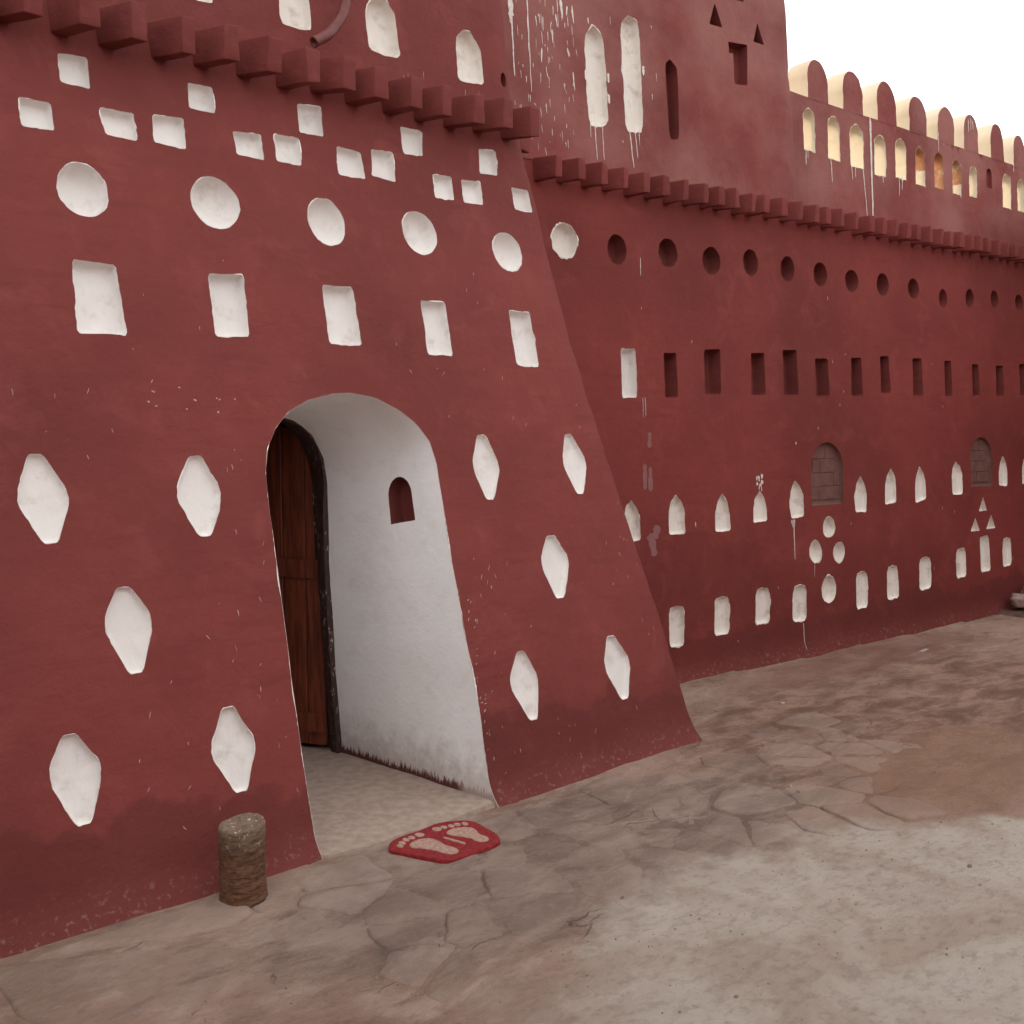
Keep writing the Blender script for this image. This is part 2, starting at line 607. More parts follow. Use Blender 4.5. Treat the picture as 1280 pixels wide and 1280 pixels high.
# ------------------------------------------------------------------ measured layout, metres in each wall's own (u, v)
DIA = [[(1.133, 1.501), (1.149, 1.206), (1.062, 1.366), (1.224, 1.34)], [(1.697, 1.485), (1.693, 1.193), (1.609, 1.356), (1.776, 1.329)], [(1.37, 1.04), (1.38, 0.751), (1.292, 0.925), (1.454, 0.906)], [(1.136, 0.589), (1.151, 0.304), (1.062, 0.471), (1.224, 0.455)], [(1.692, 0.58), (1.702, 0.286), (1.613, 0.448), (1.774, 0.433)], [(3.083, 1.553), (3.079, 1.263), (3.011, 1.431), (3.163, 1.383)], [(3.639, 1.553), (3.653, 1.264), (3.573, 1.422), (3.732, 1.406)], [(3.41, 1.076), (3.41, 0.787), (3.329, 0.971), (3.499, 0.938)], [(3.109, 0.586), (3.12, 0.288), (3.023, 0.473), (3.186, 0.431)], [(3.69, 0.578), (3.72, 0.276), (3.619, 0.475), (3.789, 0.412)]]
REC = [[(1.332, 2.186), (1.485, 2.181), (1.493, 1.927), (1.32, 1.922)], [(1.844, 2.183), (1.993, 2.191), (1.984, 1.945), (1.842, 1.94)], [(2.348, 2.183), (2.498, 2.186), (2.502, 1.936), (2.345, 1.935)], [(2.851, 2.155), (2.992, 2.159), (2.989, 1.912), (2.849, 1.913)], [(3.378, 2.149), (3.513, 2.147), (3.516, 1.88), (3.366, 1.886)]]
CIR = [(1.402, 2.45, 0.09, 0.098), (1.915, 2.472, 0.1, 0.103), (2.416, 2.459, 0.09, 0.101), (2.912, 2.471, 0.097, 0.101), (3.439, 2.443, 0.093, 0.095)]
SQR = [[(1.371, 2.955), (1.478, 2.961), (1.476, 2.839), (1.37, 2.848)], [(1.215, 2.755), (1.326, 2.755), (1.326, 2.653), (1.214, 2.653)], [(1.502, 2.776), (1.626, 2.776), (1.628, 2.67), (1.511, 2.674)], [(1.701, 2.785), (1.825, 2.796), (1.821, 2.67), (1.693, 2.676)], [(1.869, 2.95), (1.971, 2.954), (1.969, 2.844), (1.858, 2.845)], [(2.036, 2.784), (2.163, 2.794), (2.16, 2.684), (2.04, 2.689)], [(2.227, 2.81), (2.342, 2.81), (2.336, 2.691), (2.22, 2.692)], [(2.357, 2.963), (2.472, 2.973), (2.466, 2.84), (2.351, 2.84)], [(2.525, 2.808), (2.647, 2.8), (2.652, 2.685), (2.517, 2.682)], [(2.706, 2.825), (2.823, 2.829), (2.816, 2.692), (2.695, 2.703)], [(2.893, 2.967), (3.02, 2.965), (3.002, 2.847), (2.891, 2.837)], [(3.047, 2.766), (3.162, 2.777), (3.153, 2.659), (3.039, 2.655)], [(3.219, 2.77), (3.334, 2.776), (3.333, 2.661), (3.211, 2.656)], [(3.359, 2.944), (3.468, 2.951), (3.457, 2.823), (3.346, 2.822)], [(3.536, 2.779), (3.655, 2.78), (3.662, 2.67), (3.539, 2.67)]]
UPN = [[(2.305, 3.544), (2.386, 3.6), (2.449, 3.567), (2.455, 3.431), (2.456, 3.301), (2.401, 3.291), (2.309, 3.296)], [(2.746, 3.436), (2.759, 3.493), (2.797, 3.536), (2.863, 3.542), (2.911, 3.478), (2.927, 3.283), (2.751, 3.287)], [(3.261, 3.413), (3.266, 3.468), (3.309, 3.509), (3.359, 3.513), (3.418, 3.433), (3.427, 3.265), (3.263, 3.259)], [(1.889, 3.504), (2.016, 3.526), (2.01, 3.302), (1.924, 3.295)]]
DOOR = [(1.968, -0.04), (1.963, .06), (1.959, 0.244), (1.957, 0.608), (1.962, 0.963), (1.965, 1.265), (1.972, 1.418), (1.996, 1.51), (2.043, 1.587), (2.106, 1.651), (2.205, 1.7), (2.322, 1.728), (2.419, 1.733), (2.536, 1.715), (2.65, 1.665), (2.732, 1.603), (2.787, 1.527), (2.807, 1.428), (2.805, 1.22), (2.803, 0.946), (2.81, 0.674), (2.822, 0.404), (2.819, 0.205), (2.815, -0.04)]
INNER_R = [(2.692, -.04), (2.69, .03), (2.664, 0.37), (2.645, .70), (2.634, 0.957), (2.627, 1.339), (2.607, 1.446), (2.553, 1.548), (2.478, 1.611), (2.408, 1.634)]
BOV = [(4.375, 2.63, 0.075, 0.089), (4.812, 2.655, 0.081, 0.088), (5.206, 2.643, 0.084, 0.089), (5.59, 2.666, 0.077, 0.087), (5.976, 2.661, 0.074, 0.087), (6.351, 2.656, 0.079, 0.084), (6.727, 2.642, 0.079, 0.081), (7.106, 2.644, 0.078, 0.083), (7.525, 2.647, 0.078, 0.08), (7.947, 2.604, 0.065, 0.073), (8.355, 2.634, 0.063, 0.075), (8.735, 2.655, 0.06, 0.074), (9.156, 2.657, 0.07, 0.069)]
BWC = (3.975, 2.642, 0.092, 0.098)
BRE = [[(4.745, 2.04), (4.858, 2.045), (4.862, 1.768), (4.741, 1.767)], [(5.116, 2.078), (5.268, 2.085), (5.272, 1.795), (5.112, 1.793)], [(5.568, 2.074), (5.708, 2.08), (5.714, 1.798), (5.565, 1.795)], [(5.912, 2.11), (6.069, 2.117), (6.075, 1.804), (5.909, 1.801)], [(6.274, 2.065), (6.423, 2.07), (6.432, 1.804), (6.274, 1.802)], [(6.692, 2.086), (6.821, 2.091), (6.831, 1.811), (6.692, 1.809)], [(7.056, 2.112), (7.171, 2.117), (7.183, 1.841), (7.057, 1.839)], [(7.484, 2.111), (7.619, 2.116), (7.632, 1.824), (7.486, 1.822)], [(7.954, 2.11), (8.05, 2.113), (8.065, 1.832), (7.957, 1.83)], [(8.37, 2.099), (8.471, 2.102), (8.488, 1.839), (8.374, 1.837)], [(8.758, 2.099), (8.878, 2.103), (8.897, 1.845), (8.763, 1.843)], [(9.154, 2.126), (9.282, 2.131), (9.302, 1.852), (9.16, 1.85)]]
BWR = [(4.381, 2.049), (4.5, 2.054), (4.501, 1.763), (4.382, 1.761)]
BPT = [[(4.443, 1.151), (4.379, 1.053), (4.393, 0.9), (4.514, 0.906), (4.512, 1.022)], [(4.823, 1.169), (4.755, 1.053), (4.757, 0.92), (4.893, 0.926), (4.894, 1.046)], [(5.244, 1.159), (5.173, 1.021), (5.168, 0.914), (5.316, 0.915), (5.312, 1.025)], [(5.631, 1.158), (5.557, 1.044), (5.549, 0.949), (5.699, 0.956), (5.694, 1.059)], [(6.01, 1.22), (5.942, 1.053), (5.96, 0.953), (6.107, 0.964), (6.103, 1.095)], [(6.77, 1.226), (6.686, 1.082), (6.701, 0.965), (6.841, 0.96), (6.846, 1.088)], [(7.163, 1.268), (7.084, 1.138), (7.08, 1.0), (7.229, 1.014), (7.228, 1.145)], [(7.556, 1.271), (7.484, 1.124), (7.491, 0.993), (7.639, 1.018), (7.632, 1.156)], [(8.096, 1.303), (8.026, 1.188), (8.027, 1.04), (8.186, 1.034), (8.191, 1.196)], [(8.841, 1.335), (8.77, 1.2), (8.779, 1.084), (8.915, 1.08), (8.912, 1.196)], [(9.258, 1.348), (9.183, 1.21), (9.186, 1.084), (9.322, 1.087), (9.326, 1.213)]]
BAR = [[(4.799, 0.476), (4.73, 0.426), (4.725, 0.225), (4.858, 0.223), (4.862, 0.422)], [(5.218, 0.497), (5.143, 0.447), (5.138, 0.247), (5.282, 0.245), (5.286, 0.443)], [(5.63, 0.515), (5.552, 0.467), (5.549, 0.271), (5.698, 0.27), (5.701, 0.462)], [(6.03, 0.494), (5.951, 0.444), (5.947, 0.241), (6.098, 0.241), (6.101, 0.44)], [(6.77, 0.525), (6.693, 0.47), (6.691, 0.25), (6.836, 0.252), (6.839, 0.468)], [(7.172, 0.534), (7.093, 0.482), (7.091, 0.277), (7.242, 0.28), (7.244, 0.48)], [(7.615, 0.567), (7.531, 0.516), (7.53, 0.311), (7.691, 0.314), (7.692, 0.513)], [(8.153, 0.598), (8.072, 0.549), (8.071, 0.356), (8.226, 0.362), (8.226, 0.548)], [(8.894, 0.634), (8.818, 0.583), (8.819, 0.386), (8.962, 0.395), (8.961, 0.584)]]
BR2 = [(8.451, 0.663), (8.594, 0.674), (8.611, 0.376), (8.461, 0.368)]
BO3 = [(6.363, 0.431, 0.084, 0.1), (6.384, 0.874, 0.07, 0.075), (6.22, 0.712, 0.069, 0.08), (6.494, 0.685, 0.069, 0.072)]
BTR = [[(8.513, 1.0), (8.445, 0.883), (8.575, 0.884)], [(8.386, 0.833), (8.313, 0.725), (8.453, 0.723)], [(8.647, 0.846), (8.564, 0.726), (8.71, 0.728)]]
BWI = [(6.376, 1.253, 0.192, 0.22), (8.497, 1.291, 0.18, 0.203)]
TSL = [[(4.241, 3.902), (4.169, 3.823), (4.178, 3.576), (4.192, 3.32), (4.344, 3.351), (4.337, 3.653), (4.314, 3.855)], [(4.534, 4.029), (4.462, 3.957), (4.473, 3.657), (4.486, 3.335), (4.633, 3.359), (4.626, 3.688), (4.612, 4.001)], [(4.873, 3.839), (4.83, 3.801), (4.843, 3.61), (4.861, 3.352), (4.947, 3.361), (4.945, 3.678), (4.935, 3.798)]]
TTR = [[(5.298, 4.278), (5.241, 4.135), (5.371, 4.139)], [(5.724, 4.253), (5.679, 4.12), (5.79, 4.124)], [(5.548, 4.471), (5.503, 4.348), (5.591, 4.358)]]
TLN = [(5.426, 4.065), (5.52, 4.075), (5.613, 4.085), (5.612, 3.95), (5.61, 3.821), (5.485, 3.812), (5.478, 3.92), (5.472, 4.0), (5.432, 3.995)]
PSL = [(6.324, 0.064, 3.522, 3.812), (6.613, 0.072, 3.504, 3.81), (6.89, 0.08, 3.488, 3.798), (7.18, 0.073, 3.469, 3.767), (7.455, 0.074, 3.487, 3.786), (7.732, 0.066, 3.476, 3.769), (8.009, 0.068, 3.486, 3.769), (8.273, 0.065, 3.48, 3.752), (8.523, 0.061, 3.49, 3.737), (8.778, 0.046, 3.594, 3.755), (9.07, 0.072, 3.463, 3.75), (9.321, 0.06, 3.466, 3.744), (9.60, .065, 3.466, 3.744), (9.88, .065, 3.466, 3.744)]
MER = [(6.319, 6.56, 4.172, 3.893, 6.384), (6.732, 6.981, 4.178, 3.885, 6.825), (7.153, 7.408, 4.186, 3.878, 7.247), (7.582, 7.826, 4.151, 3.88, 7.647), (7.981, 8.239, 4.146, 3.871, 8.108), (8.385, 8.614, 4.157, 3.86, 8.476), (8.808, 9.031, 4.153, 3.853, 8.904), (9.194, 9.407, 4.12, 3.846, 9.293), (9.60, 9.84, 4.13, 3.85, 9.71), (10.02, 10.26, 4.13, 3.85, 10.13), (10.44, 10.68, 4.13, 3.85, 10.55)]

# ------------------------------------------------------------------ wall surfaces
UC = [(-.2, 4.245), (0, 4.222), (.5, 4.128), (1.24, 3.968), (2.05, 3.795), (2.965, 3.690), (3.1, 3.660), (3.28, 3.632), (3.73, 3.618), (6, 3.56)]
def corner_u(v):
    for (a, x), (b, y) in zip(UC, UC[1:]):
        if v <= b:
            t = (v - a) / (b - a)
            return x + (y - x) * t
    return UC[-1][1]

def porch_y(v):
    return 3.35 + .25 * v if v < 3.0 else 3.35 + .75 + .10 * (v - 3.0)

def bend(t, r):
    return (t + math.sqrt(t * t + r * r)) / 2

def porch_map(u, v):
    uc = corner_u(v)
    t = u - uc
    x = uc - bend(-t, .045)
    y = porch_y(v) + bend(t, .045)
    w = nz(u * 1.7, v * 1.7, 1.3) * .010 + nz(u * 5.5, v * 5.5, 4.1) * .0045
    flare = .035 * max(0, 1 - v / .10) ** 2 if v < .10 else 0       # plaster swells where it meets the ground
    return Vector((x, y - w - flare, v))

TH = math.radians(-3.3)
DV = Vector((math.cos(TH), math.sin(TH), 0))
NV = Vector((-math.sin(TH), math.cos(TH), 0))
def long_map(u, v):
    w = nz(u * 1.5, v * 1.5, 9.3) * .012 + nz(u * 5, v * 5, 2.7) * .004
    flare = .04 * max(0, 1 - v / .12) ** 2 if v < .12 else 0
    return DV * u + NV * (4.48 + .055 * v - w - flare) + Vector((0, 0, v))

TE = [(2.9, 6.15), (3.15, 6.134), (3.82, 6.098), (4.48, 6.053), (6.2, 5.93)]
def tower_edge(v):
    for (a, x), (b, y) in zip(TE, TE[1:]):
        if v <= b:
            return x + (y - x) * (v - a) / (b - a)
    return TE[-1][1]
def tower_map(u, v):
    ue = tower_edge(v)
    t = u - ue
    w = nz(u * 1.5, v * 1.5, 19.3) * .012 + nz(u * 5, v * 5, 7.7) * .004
    a = ue - bend(-t, .03)
    return DV * a + NV * (4.48 + .055 * v - w + bend(t, .03)) + Vector((0, 0, v))

PT = .17
def parapet_map(u, v):
    w = nz(u * 1.5, v * 1.5, 29.3) * .010 + nz(u * 5, v * 5, 17.7) * .004
    return DV * u + NV * (4.53 + .055 * v - w) + Vector((0, 0, v))
def parapet_back(u, v):
    return parapet_map(u, v) + NV * PT

# ------------------------------------------------------------------ ground
def ground_z(x, y):
    h = nz(x * 1.1, y * 1.1, 50) * .016 + nz(x * 3.7, y * 3.7, 51) * .007 + nz(x * 11, y * 11, 52) * .0022 - .004
    d = (3.32 - y) if x < 4.25 else (4.44 - .0577 * x - y)          # dust drifted against the foot of the walls
    if 0 < d < .4 and not 1.9 < x < 2.9:
        h += math.exp(-d / .07) * (.014 + .020 * nz(x * 4, y * 4, 57))
    return h

def axis(lo, hi, step, far):
    a = list(np.arange(lo, hi + 1e-6, step))
    s = step
    x = hi
    while x < far:
        s *= 1.35
        x += s
        a.append(x)
    s = step
    x = lo
    pre = []
    while x > -far:
        s *= 1.35
        x -= s
        pre.append(x)
    return pre[::-1] + a
xs, ys = axis(.6, 9.6, .045, 600), axis(-.2, 4.8, .04, 600)
gv = []
for y in ys:
    for x in xs:
        inner = (.3 < x < 10.5 and -.6 < y < 5)
        gv.append((x, y, ground_z(x, y) if inner else -.004))
nx = len(xs)
gf = [(j * nx + i, j * nx + i + 1, (j + 1) * nx + i + 1, (j + 1) * nx + i) for j in range(len(ys) - 1) for i in range(nx - 1)]
ground = obj('ground', gv, gf, GROUND)
ground['kind'] = 'structure'

# flagstones trodden into the earth before the porch
def clip(poly, px, py, nx_, ny_):
    out = []
    for i in range(len(poly)):
        a, b = poly[i], poly[(i + 1) % len(poly)]
        da = (a[0] - px) * nx_ + (a[1] - py) * ny_
        db = (b[0] - px) * nx_ + (b[1] - py) * ny_
        if da <= 0:
            out.append(a)
        if da * db < 0:
            t = da / (da - db)
            out.append((a[0] + (b[0] - a[0]) * t, a[1] + (b[1] - a[1]) * t))
    return out

def flagstones():
    r = random.Random(21)
    seeds = []
    y = 1.75
    row = 0
    while y < 3.3:
        x = 1.45 + (row % 2) * .15
        while x < 5.6:
            seeds.append((x + r.uniform(-.12, .12), y + r.uniform(-.08, .08)))
            x += r.uniform(.18, .42)
        y += r.uniform(.14, .22)
        row += 1
    k = 0
    for i, (sx, sy) in enumerate(seeds):
        if math.hypot((sx - 2.95) / 1.62, (sy - .8) / 1.58) < 1.02 or sy > 3.2 or sx > 4.9 or (sx > 4.2 and sy < 2.55):
            continue
        if sx < 1.8 and sy < 2.75:
            continue
        if r.random() < .07:
            continue
        cell = [(sx - .6, sy - .6), (sx + .6, sy - .6), (sx + .6, sy + .6), (sx - .6, sy + .6)]
        for j, (qx, qy) in enumerate(seeds):
            if i == j or abs(qx - sx) > 1.2 or abs(qy - sy) > 1.2:
                continue
            cell = clip(cell, (sx + qx) / 2, (sy + qy) / 2, qx - sx, qy - sy)
        cell = [p for p in clip(cell, 0, 3.27, 0, 1)]
        if len(cell) < 3:
            continue
        cx = sum(p[0] for p in cell) / len(cell)
        cy = sum(p[1] for p in cell) / len(cell)
        loop = densify(chaikin(ccw(cell), 2, .11), .04)
        loop = rough(loop, .020, 13, seed=i * 1.7)
        top = r.uniform(-.002, .008)
        tx, ty = r.uniform(-.02, .02), r.uniform(-.02, .02)
        if abs(sx - 2.39) < .40 and abs(sy - 3.12) < .30:
            top = min(top, .001)
        jt = r.uniform(.003, .010)
        verts, faces = [], []
        for (ins, dz) in ((jt * .4, -.03), (jt, -.006), (jt + .012, 0), (jt + .06, .002)):
            for (a, b) in loop:
                rr = math.hypot(a - cx, b - cy) or 1
                u, v = a - (a - cx) / rr * min(ins, rr * .6), b - (b - cy) / rr * min(ins, rr * .6)
                verts.append((u, v, ground_z(cx, cy) + top + dz + (u - cx) * tx + (v - cy) * ty + nz(u * 9, v * 9, i) * .004 + nz(u * 25, v * 25, i) * .0025))
        n = len(loop)
        for q in range(3):
            for j in range(n):
                a, b = q * n + j, q * n + (j + 1) % n
                faces.append((a, b, b + n, a + n))
        verts.append((cx, cy, ground_z(cx, cy) + top + .002 + nz(cx * 9, cy * 9, i) * .0028))
        for j in range(n):
            faces.append((3 * n + j, 3 * n + (j + 1) % n, len(verts) - 1))
        o = obj('flagstone', verts, faces, STONE, ground)
        k += 1
flagstones()

# concrete slab that runs in under the door
sl = [(1.995, 3.30), (2.20, 3.285), (2.36, 3.30), (2.55, 3.288), (2.71, 3.315), (2.80, 3.32), (2.86, 3.52), (2.72, 4.5), (2.72, 6.2), (1.75, 6.2), (1.98, 4.5), (1.93, 3.46), (1.96, 3.34)]
sl = densify(ccw(sl), .05)
V, F = sheet(sl, [], grid(1.7, 2.9, 3.2, 6.2, .05))
sv = [(u, v, .008 + nz(u * 4, v * 4, 70) * .005 + nz(u * 16, v * 16, 71) * .0018) for u, v in V]
sf = [tuple(int(i) for i in f) for f in F]
s0 = len(sv)
for (u, v) in sl:
    sv.append((u, v, .008 + nz(u * 4, v * 4, 70) * .005 + nz(u * 16, v * 16, 71) * .0018))
for (u, v) in sl:
    sv.append((u + (u - 2.35) * .012, v + (v - 4.2) * .012, -.03))
m_ = len(sl)
sf += [(s0 + j, s0 + m_ + j, s0 + m_ + (j + 1) % m_, s0 + (j + 1) % m_) for j in range(m_)]
slab = obj('threshold_floor', sv, sf, SLAB)
slab['kind'] = 'structure'

# ------------------------------------------------------------------ entrance porch
porch = thing('entrance_porch', 'red plastered entrance block with sloping walls, white niches and the arched white doorway', 'building', (2.4, 3.4, 0))
holes, parts = [], []
sd = 0.0
for q in DIA:
    o_ = shape_diamond(q, sd); holes.append(o_); parts.append(('diamond_niche', o_, .022, WHITE, .004, sd)); sd += 1.37
for q in REC:
    o_ = shape_poly(q, sd, .05, .0025); holes.append(o_); parts.append(('rectangular_niche', o_, .045, WHITE, .006, sd)); sd += 1.37
for q in CIR:
    o_ = shape_ellipse(q, sd); holes.append(o_); parts.append(('round_niche', o_, .065, WHITE, .006, sd)); sd += 1.37
for q in SQR:
    o_ = shape_poly(q, sd, .06, .0025); holes.append(o_); parts.append(('square_niche', o_, .038, WHITE, .007, sd)); sd += 1.37
for q in UPN:
    o_ = shape_poly(q, sd, .10, .004); holes.append(o_); parts.append(('arched_niche', o_, .05, WHITE_WORN, .006, sd)); sd += 1.37
drain = shape_ellipse((3.565, 3.322, .022, .036), 3.3, .002)
holes.append(drain); parts.append(('drain_hole', drain, .07, RED_IN, 0, 5.5))
door_out = rough(densify(ccw(DOOR), .03), .0035, 24, 8.8)
holes.append(door_out)
outline = [(-3.0, -.08)] + [(u, -.08) for u in np.arange(-2.6, 4.1, .4)] + [(corner_u(-.08) + s, -.08) for s in (0, .4, .9, 1.3)]
outline += [(corner_u(v) + 1.3, v) for v in np.arange(.2, 5.3, .25)]
outline += [(u, 5.25) for u in np.arange(4.4, -3.1, -.5)]
outline += [(-3.0, v) for v in np.arange(5.0, .1, -.4)]
gr = grid(.7, 4.6, -.06, 4.0, .055) + grid(-2.9, .65, 0, 5.1, .3) + grid(.7, 5.3, 4.1, 5.2, .3) + grid(4.65, 5.4, 0, 4.0, .2)
wall_mesh('wall', outline, holes, gr, porch_map, RED, porch)
for nm, o_, dep, mt, rim, s_ in parts:
    niche(nm, o_, porch_map, dep, mt, porch, rim, seed=s_, soft=1.5 if nm == 'round_niche' else 1.0)
# flat roof of the block, keeps the inside dark
obj('roof', [(-3, 4.30, 5.2), (3.6, 4.30, 5.2), (3.6, 5.6, 5.2), (-3, 5.6, 5.2), (-3, 4.30, 5.0), (3.6, 4.30, 5.0), (3.6, 5.6, 5.0), (-3, 5.6, 5.0)],
    [(0, 1, 2, 3), (7, 6, 5, 4), (0, 4, 5, 1), (1, 5, 6, 2), (2, 6, 7, 3), (3, 7, 4, 0)], RED, porch, smooth=False)

# white reveal of the doorway: from the ragged outer arch to the smaller inner arch
inner = INNER_R + [(2 * 2.36 - u, v) for u, v in INNER_R[::-1]]      # right foot -> left foot
outer = DOOR[::-1]                                                     # right foot -> left foot
def arc_table(p):
    L = [0]
    for a, b in zip(p, p[1:]):
        L.append(L[-1] + math.hypot(b[0] - a[0], b[1] - a[1]))
    return L
def at_arc(p, L, t):
    d = t * L[-1]
    for k in range(len(p) - 1):
        if d <= L[k + 1] + 1e-9:
            f = (d - L[k]) / max(1e-9, L[k + 1] - L[k])
            return p[k][0] + (p[k + 1][0] - p[k][0]) * f, p[k][1] + (p[k + 1][1] - p[k][1]) * f
    return p[-1]
LI, LO = arc_table(inner), arc_table(outer)
RL = LO[-1]
IY = 4.34
def reveal_map(s, t):
    """s metres along the arch from the right foot, t 0 at the wall face .. 1 at the door frame"""
    f = min(1, max(0, s / RL))
    a, b = at_arc(outer, LO, f), at_arc(inner, LI, f)
    u, v = a[0] + (b[0] - a[0]) * t, a[1] + (b[1] - a[1]) * t
    y0 = porch_map(a[0], a[1]).y
    w = (nz(s * 3.3, t * 3.0, 88) * .009 + nz(s * 9, t * 7, 89) * .003) * min(1, t * 6)
    cx, cy = 2.37, .9
    r = math.hypot(u - cx, v - cy)
    return Vector((u + (u - cx) / r * w, y0 + (IY - y0) * t, v + (v - cy) / r * w * .3))
# little red niche let into the reveal
mini = [(1.175, .275), (1.175, .47)] + [(1.300 + .085 * math.sin(math.pi * k / 12), .3725 + .0975 * math.cos(math.pi * k / 12)) for k in range(13)]
mini = [(s + .072, t - .035) for s, t in mini]
def mp_mini(s, t):
    return reveal_map(s, t)
mini = rough(densify(ccw(mini), .013), .0010, seed=3)
rev_outline = [(s, 0.0) for s in np.linspace(0, RL, 120)] + [(RL, t) for t in np.linspace(.1, .9, 9)] + [(s, 1.0) for s in np.linspace(RL, 0, 60)] + [(0, t) for t in np.linspace(.9, .1, 9)]
gg = [(s, t) for s in np.linspace(.02, RL - .02, 100) for t in np.linspace(.05, .95, 19)]
V, F = sheet(rev_outline, [mini], gg)
P = [reveal_map(u, v) for u, v in V]
rev_faces = [tuple(int(i) for i in f) for f in F]
obj('doorway_reveal', P, rev_faces, REVEAL, porch)
niche('wall_niche', mini, mp_mini, -.09 if normal_at(mp_mini, 1.3, .38).x > 0 else .09, RED_IN, porch, 0, soft=.5, seed=2)

# the ragged edge of limewash that laps round onto the red face
def lap_edge():
    verts, faces = [], []
    N = Vector((0, -.97, .24))
    pts = [at_arc(outer, LO, k / 400) for k in range(401)]
    for k, (u, v) in enumerate(pts):
        a = pts[max(0, k - 1)]
        b = pts[min(400, k + 1)]
        tx, tv = b[0] - a[0], b[1] - a[1]
        L = math.hypot(tx, tv) or 1
        ox, ov = tv / L, -tx / L                        # outward from the opening
        w = .0010 + .012 * max(0, nz(u * 12, v * 7, 61) - .12) + .004 * max(0, nz(u * 70, v * 70, 62))
        if v > 1.2:
            w = .0004
        if v < .45 and u < 2.3:
            w *= .8
        if v < .10:
            w = .0012
        w = max(.0004, w)
        verts.append(porch_map(u, v) + N * .0012)
        verts.append(porch_map(u + ox * w, v + ov * w) + N * .0014)
    for k in range(400):
        a = 2 * k
        faces.append((a, a + 1, a + 3, a + 2))
    obj('limewash_edge', verts, faces, WHITE, porch)
lap_edge()

# dim room behind the door
def room():
    x0, x1, y0, y1, z1 = 1.62, 3.12, IY + .005, 6.3, 2.5
    v = [(x0, y0, -.05), (x1, y0, -.05), (x1, y1, -.05), (x0, y1, -.05), (x0, y0, z1), (x1, y0, z1), (x1, y1, z1), (x0, y1, z1)]
    f = [(3, 2, 6, 7), (0, 3, 7, 4), (2, 1, 5, 6), (4, 7, 6, 5)]
    out = [(x0, -.05), (x1, -.05), (x1, z1), (x0, z1)]
    hole = [(u, max(v_, -.045)) for u, v_ in inner]
    V, F = sheet(out, [ccw(densify(hole, .05))], grid(x0, x1, 0, z1, .25))
    s = len(v)
    v += [(a, y0, b) for a, b in V]
    f += [tuple(int(i) + s for i in t[::-1]) for t in F]
    obj('inner_room', v, f, RED_IN, porch, smooth=False)
room()

# door frame follows the inner arch; the leaf stands open into the room, hinged on the right post
def door_frame():
    verts, faces = [], []
    pts = [at_arc(inner, LI, k / 90) for k in range(91)]
    for (u, v) in pts:
        r = math.hypot(u - 2.36, max(0, v - 1.28)) or 1
        if v > 1.28:
            ox, ov = (u - 2.36) / r, (v - 1.28) / r
        else:
            ox, ov = (1 if u > 2.36 else -1), 0
        j = nz(u * 40, v * 30, 5) * .002
        th = .028 if v < 1.15 else .028 - .018 * min(1, (v - 1.15) / .3)
        for (off, y) in ((.03, IY - .004), (-th + j, IY - .004 + j), (-th - .004, IY + .05), (-.010, IY + .052), (-.010, IY + .12), (.03, IY + .12)):
            verts.append((u + ox * off, y, v + ov * off))
    n = 6
    for k in range(90):
        for q in range(n):
            a, b = k * n + q, k * n + (q + 1) % n
            faces.append((a, a + n, b + n, b))
    obj('door_frame', verts, faces, FRAMEWOOD, porch, smooth=False)
door_frame()

def door_leaf():
    hx, hy = 2.655, IY + .075
    ang = math.radians(119)
    dx, dy = math.cos(ang), math.sin(ang)
    nx_, ny_ = -dy, dx                       # leaf normal; visible face is the +/- one toward the yard
    if nx_ * (-1) + ny_ * (-1) < 0:
        nx_, ny_ = -nx_, -ny_
    def top(l):
        return 1.30 + .30 * math.sqrt(max(0, 1 - ((l - .29) / .30) ** 2))
    def board(name, l0, l1, z0, z1, t0, t1, mat, parent, arch=False):
        verts, faces = [], []
        L = [l0, l0 + .004, (l0 + l1) / 2, l1 - .004, l1]
        T = [t1 - .004, t1, t1, t1, t1 - .004]
        for l, t in zip(L, T):
            zt = top(l) if arch else z1
            for (z, tt) in ((z0, t0), (z0, t), (zt, t), (zt, t0)):
                verts.append((hx + dx * l + nx_ * tt, hy + dy * l + ny_ * tt, z))
        for k in range(4):
            for q in range(4):
                a, b = k * 4 + q, k * 4 + (q + 1) % 4
                faces.append((a, b, b + 4, a + 4))
        faces += [(0, 3, 2, 1), (16, 17, 18, 19)]
        return obj(name, verts, faces, mat, parent, smooth=False)
    # backing boards, then planks and rails as pieces of the leaf
    leaf = board('door', .0, .58, .035, 1.5, -.014, .0, WOOD, porch, arch=True)
    leaf['label'] = 'dark reddish brown plank door standing open into the room'
    r = random.Random(4)
    l = .002
    for w in (.10, .125, .115, .12, .11):
        board('plank', l, l + w - .004, .035, 1.5, .0005, .013 + r.uniform(-.002, .002), WOOD, leaf, arch=True)
        l += w
    board('rail', .01, .565, .86, .95, .0135, .026, WOOD, leaf)
    board('rail', .01, .565, .10, .19, .0135, .026, WOOD, leaf)
door_leaf()

